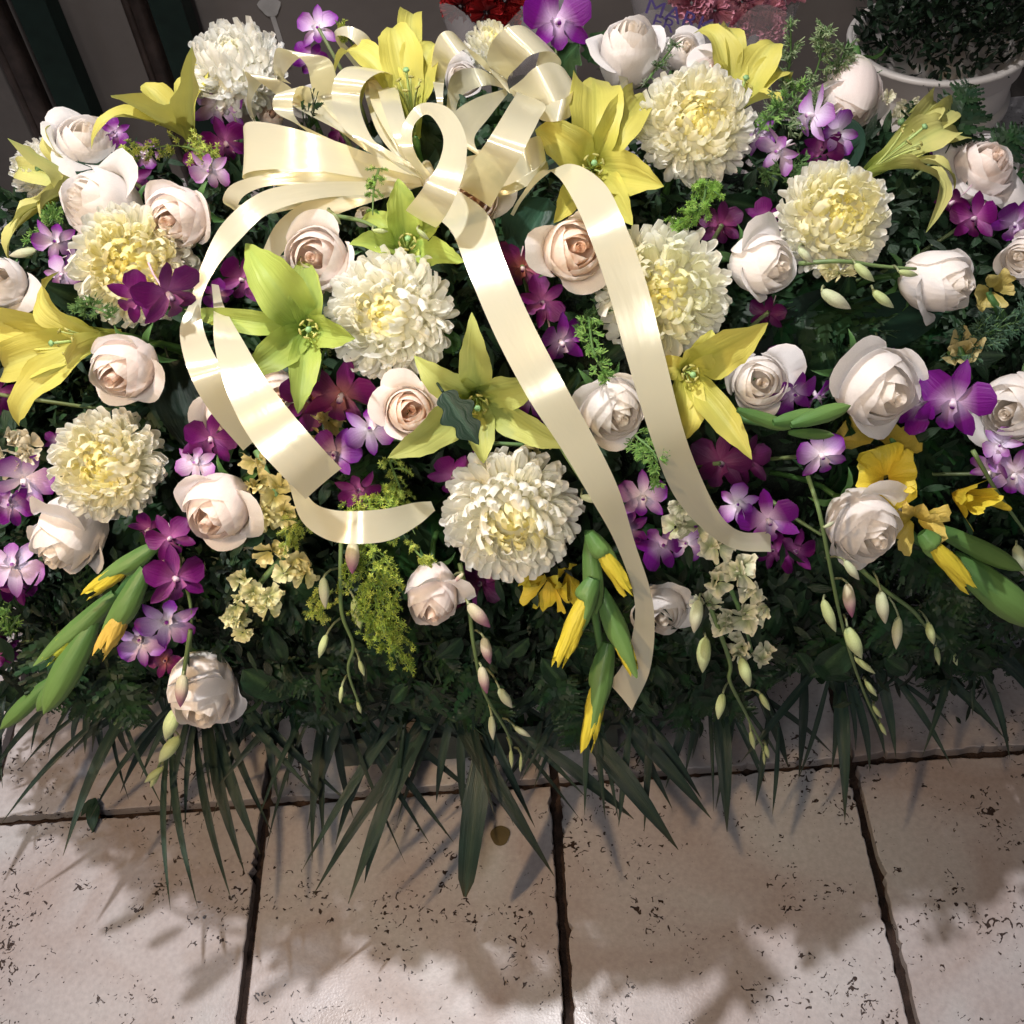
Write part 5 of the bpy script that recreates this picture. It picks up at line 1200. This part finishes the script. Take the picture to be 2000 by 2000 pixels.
# right-hand group gathered at the second knot
loop((995, 178, .06, 4, 10), (940, 120, .11, 30, 10), (900, 80, .155, 34, 40), (870, 92, .165, 34, 48), (857, 135, .15, 34, 12), (858, 185, .11, 18, 2), (866, 225, .06, 10, 2), (900, 260, .03, 10, 5))
loop((993, 180, .07, 8, 8), (972, 140, .12, 46, 34), (985, 108, .16, 60, 56), (1012, 82, .175, 62, 60), (1050, 76, .16, 64, 60), (1075, 105, .12, 50, 50), (1050, 150, .06, 16, 16))
loop((996, 178, .07, 2, 10), (1030, 180, .12, 26, 58), (1062, 168, .165, 44, 84), (1095, 158, .17, 46, 86), (1122, 170, .14, 44, 80), (1120, 195, .09, 30, 60), (1060, 195, .04, 10, 20))
loop((1000, 176, .09, 12, 5), (1036, 192, .15, 66, 26), (1022, 222, .19, 74, 26), (1000, 262, .20, 80, 24), (975, 305, .18, 84, 30), (945, 350, .13, 84, 40), (925, 385, .07, 80, 50))
loop((990, 178, .05, 4, 12), (940, 212, .09, 34, 44), (905, 250, .11, 50, 54), (925, 300, .09, 60, 40), (980, 320, .06, 40, 60))
loop((1000, 182, .05, 4, 12), (1055, 215, .10, -8, 40), (1095, 215, .13, -12, 52), (1118, 200, .11, -6, 60), (1105, 190, .06, 0, 40))
loop((900, 330, .04, 10, 50), (970, 330, .08, 20, 84), (1030, 305, .11, 20, 70), (1060, 290, .10, 14, 56), (1050, 315, .06, 4, 40), (970, 365, .04, 4, 40))
loop((880, 350, .03, 6, 20), (965, 374, .05, 6, 26), (1030, 352, .06, 4, 24), (1070, 322, .05, 4, 18))
loop((1080, 170, .02, 6, 30), (1150, 195, .05, 8, 36), (1200, 186, .08, 8, 36), (1228, 168, .07, 6, 34), (1210, 160, .03, 6, 30))
loop((990, 170, .04, 4, 12), (940, 150, .07, 20, 40), (890, 170, .06, 20, 50), (880, 230, .03, 20, 30))
loop((840, 352, .03, 6, 14), (740, 372, .05, 12, 40), (640, 400, .04, 20, 56), (560, 450, .02, 30, 50), (520, 510, .0, 26, 30))
mb = MB(); kp = P(*K, .05)-Vector(bow.location)
mb.tube([kp+RGT*.0+UPV*px(P(*K), 20)-FWD*.01, kp-FWD*.02, kp-UPV*px(P(*K), 20)-FWD*.01], [.004, .008, .004], (.8, .7, .4), 8)
o = obj("knot", mb.mesh("knot", M_SATIN), bow)
# tails
def tail(*pts): return ribbon_strip(bow, pts, "ribbon_tail", 8)
tail((845, 355, .06, 20, -10), (880, 400, .09, 60, -36), (920, 440, .13, 72, -32), (950, 520, .14, 72, -24), (1002, 640, .145, 70, -32), (1066, 762, .15, 70, -30), (1124, 858, .145, 62, -26), (1180, 962, .14, 54, -20), (1222, 1062, .13, 34, -10), (1258, 1180, .125, 36, 2), (1248, 1290, .115, 46, 24), (1212, 1362, .10, 44, 52))
tail((1000, 420, .02, 6, 4), (1018, 388, .05, 6, 5), (1058, 340, .09, 6, 12), (1102, 332, .12, 28, -24), (1150, 375, .15, 60, -34), (1186, 450, .16, 70, -24), (1225, 560, .15, 76, -12), (1262, 700, .14, 72, -14), (1304, 850, .13, 64, -14), (1345, 955, .11, 60, -20), (1395, 1025, .09, 34, -26), (1445, 1056, .08, 12, -34), (1506, 1058, .07, 0, -40))
tail((840, 352, .05, 4, 16), (740, 366, .08, 4, 24), (620, 372, .12, 4, 32), (520, 395, .14, 14, 42), (452, 452, .14, 32, 34), (408, 520, .13, 26, 12), (382, 590, .12, 22, 0), (376, 650, .125, 50, 6), (400, 722, .14, 62, -14), (440, 790, .12, 58, -30), (500, 860, .08, 50, -40))
tail((420, 555, .05, 14, 4), (428, 600, .10, 22, 2), (448, 672, .155, 58, -6), (482, 755, .175, 76, -28), (532, 835, .18, 86, -44), (590, 902, .175, 80, -52), (632, 945, .16, 70, -60))
tail((560, 905, .05, 24, 6), (578, 950, .09, 26, 2), (602, 1000, .12, 26, -34), (645, 1025, .135, 12, -58), (700, 1030, .14, 2, -64), (760, 1024, .13, -4, -62), (812, 1004, .11, -8, -44), (846, 988, .09, -8, -18))
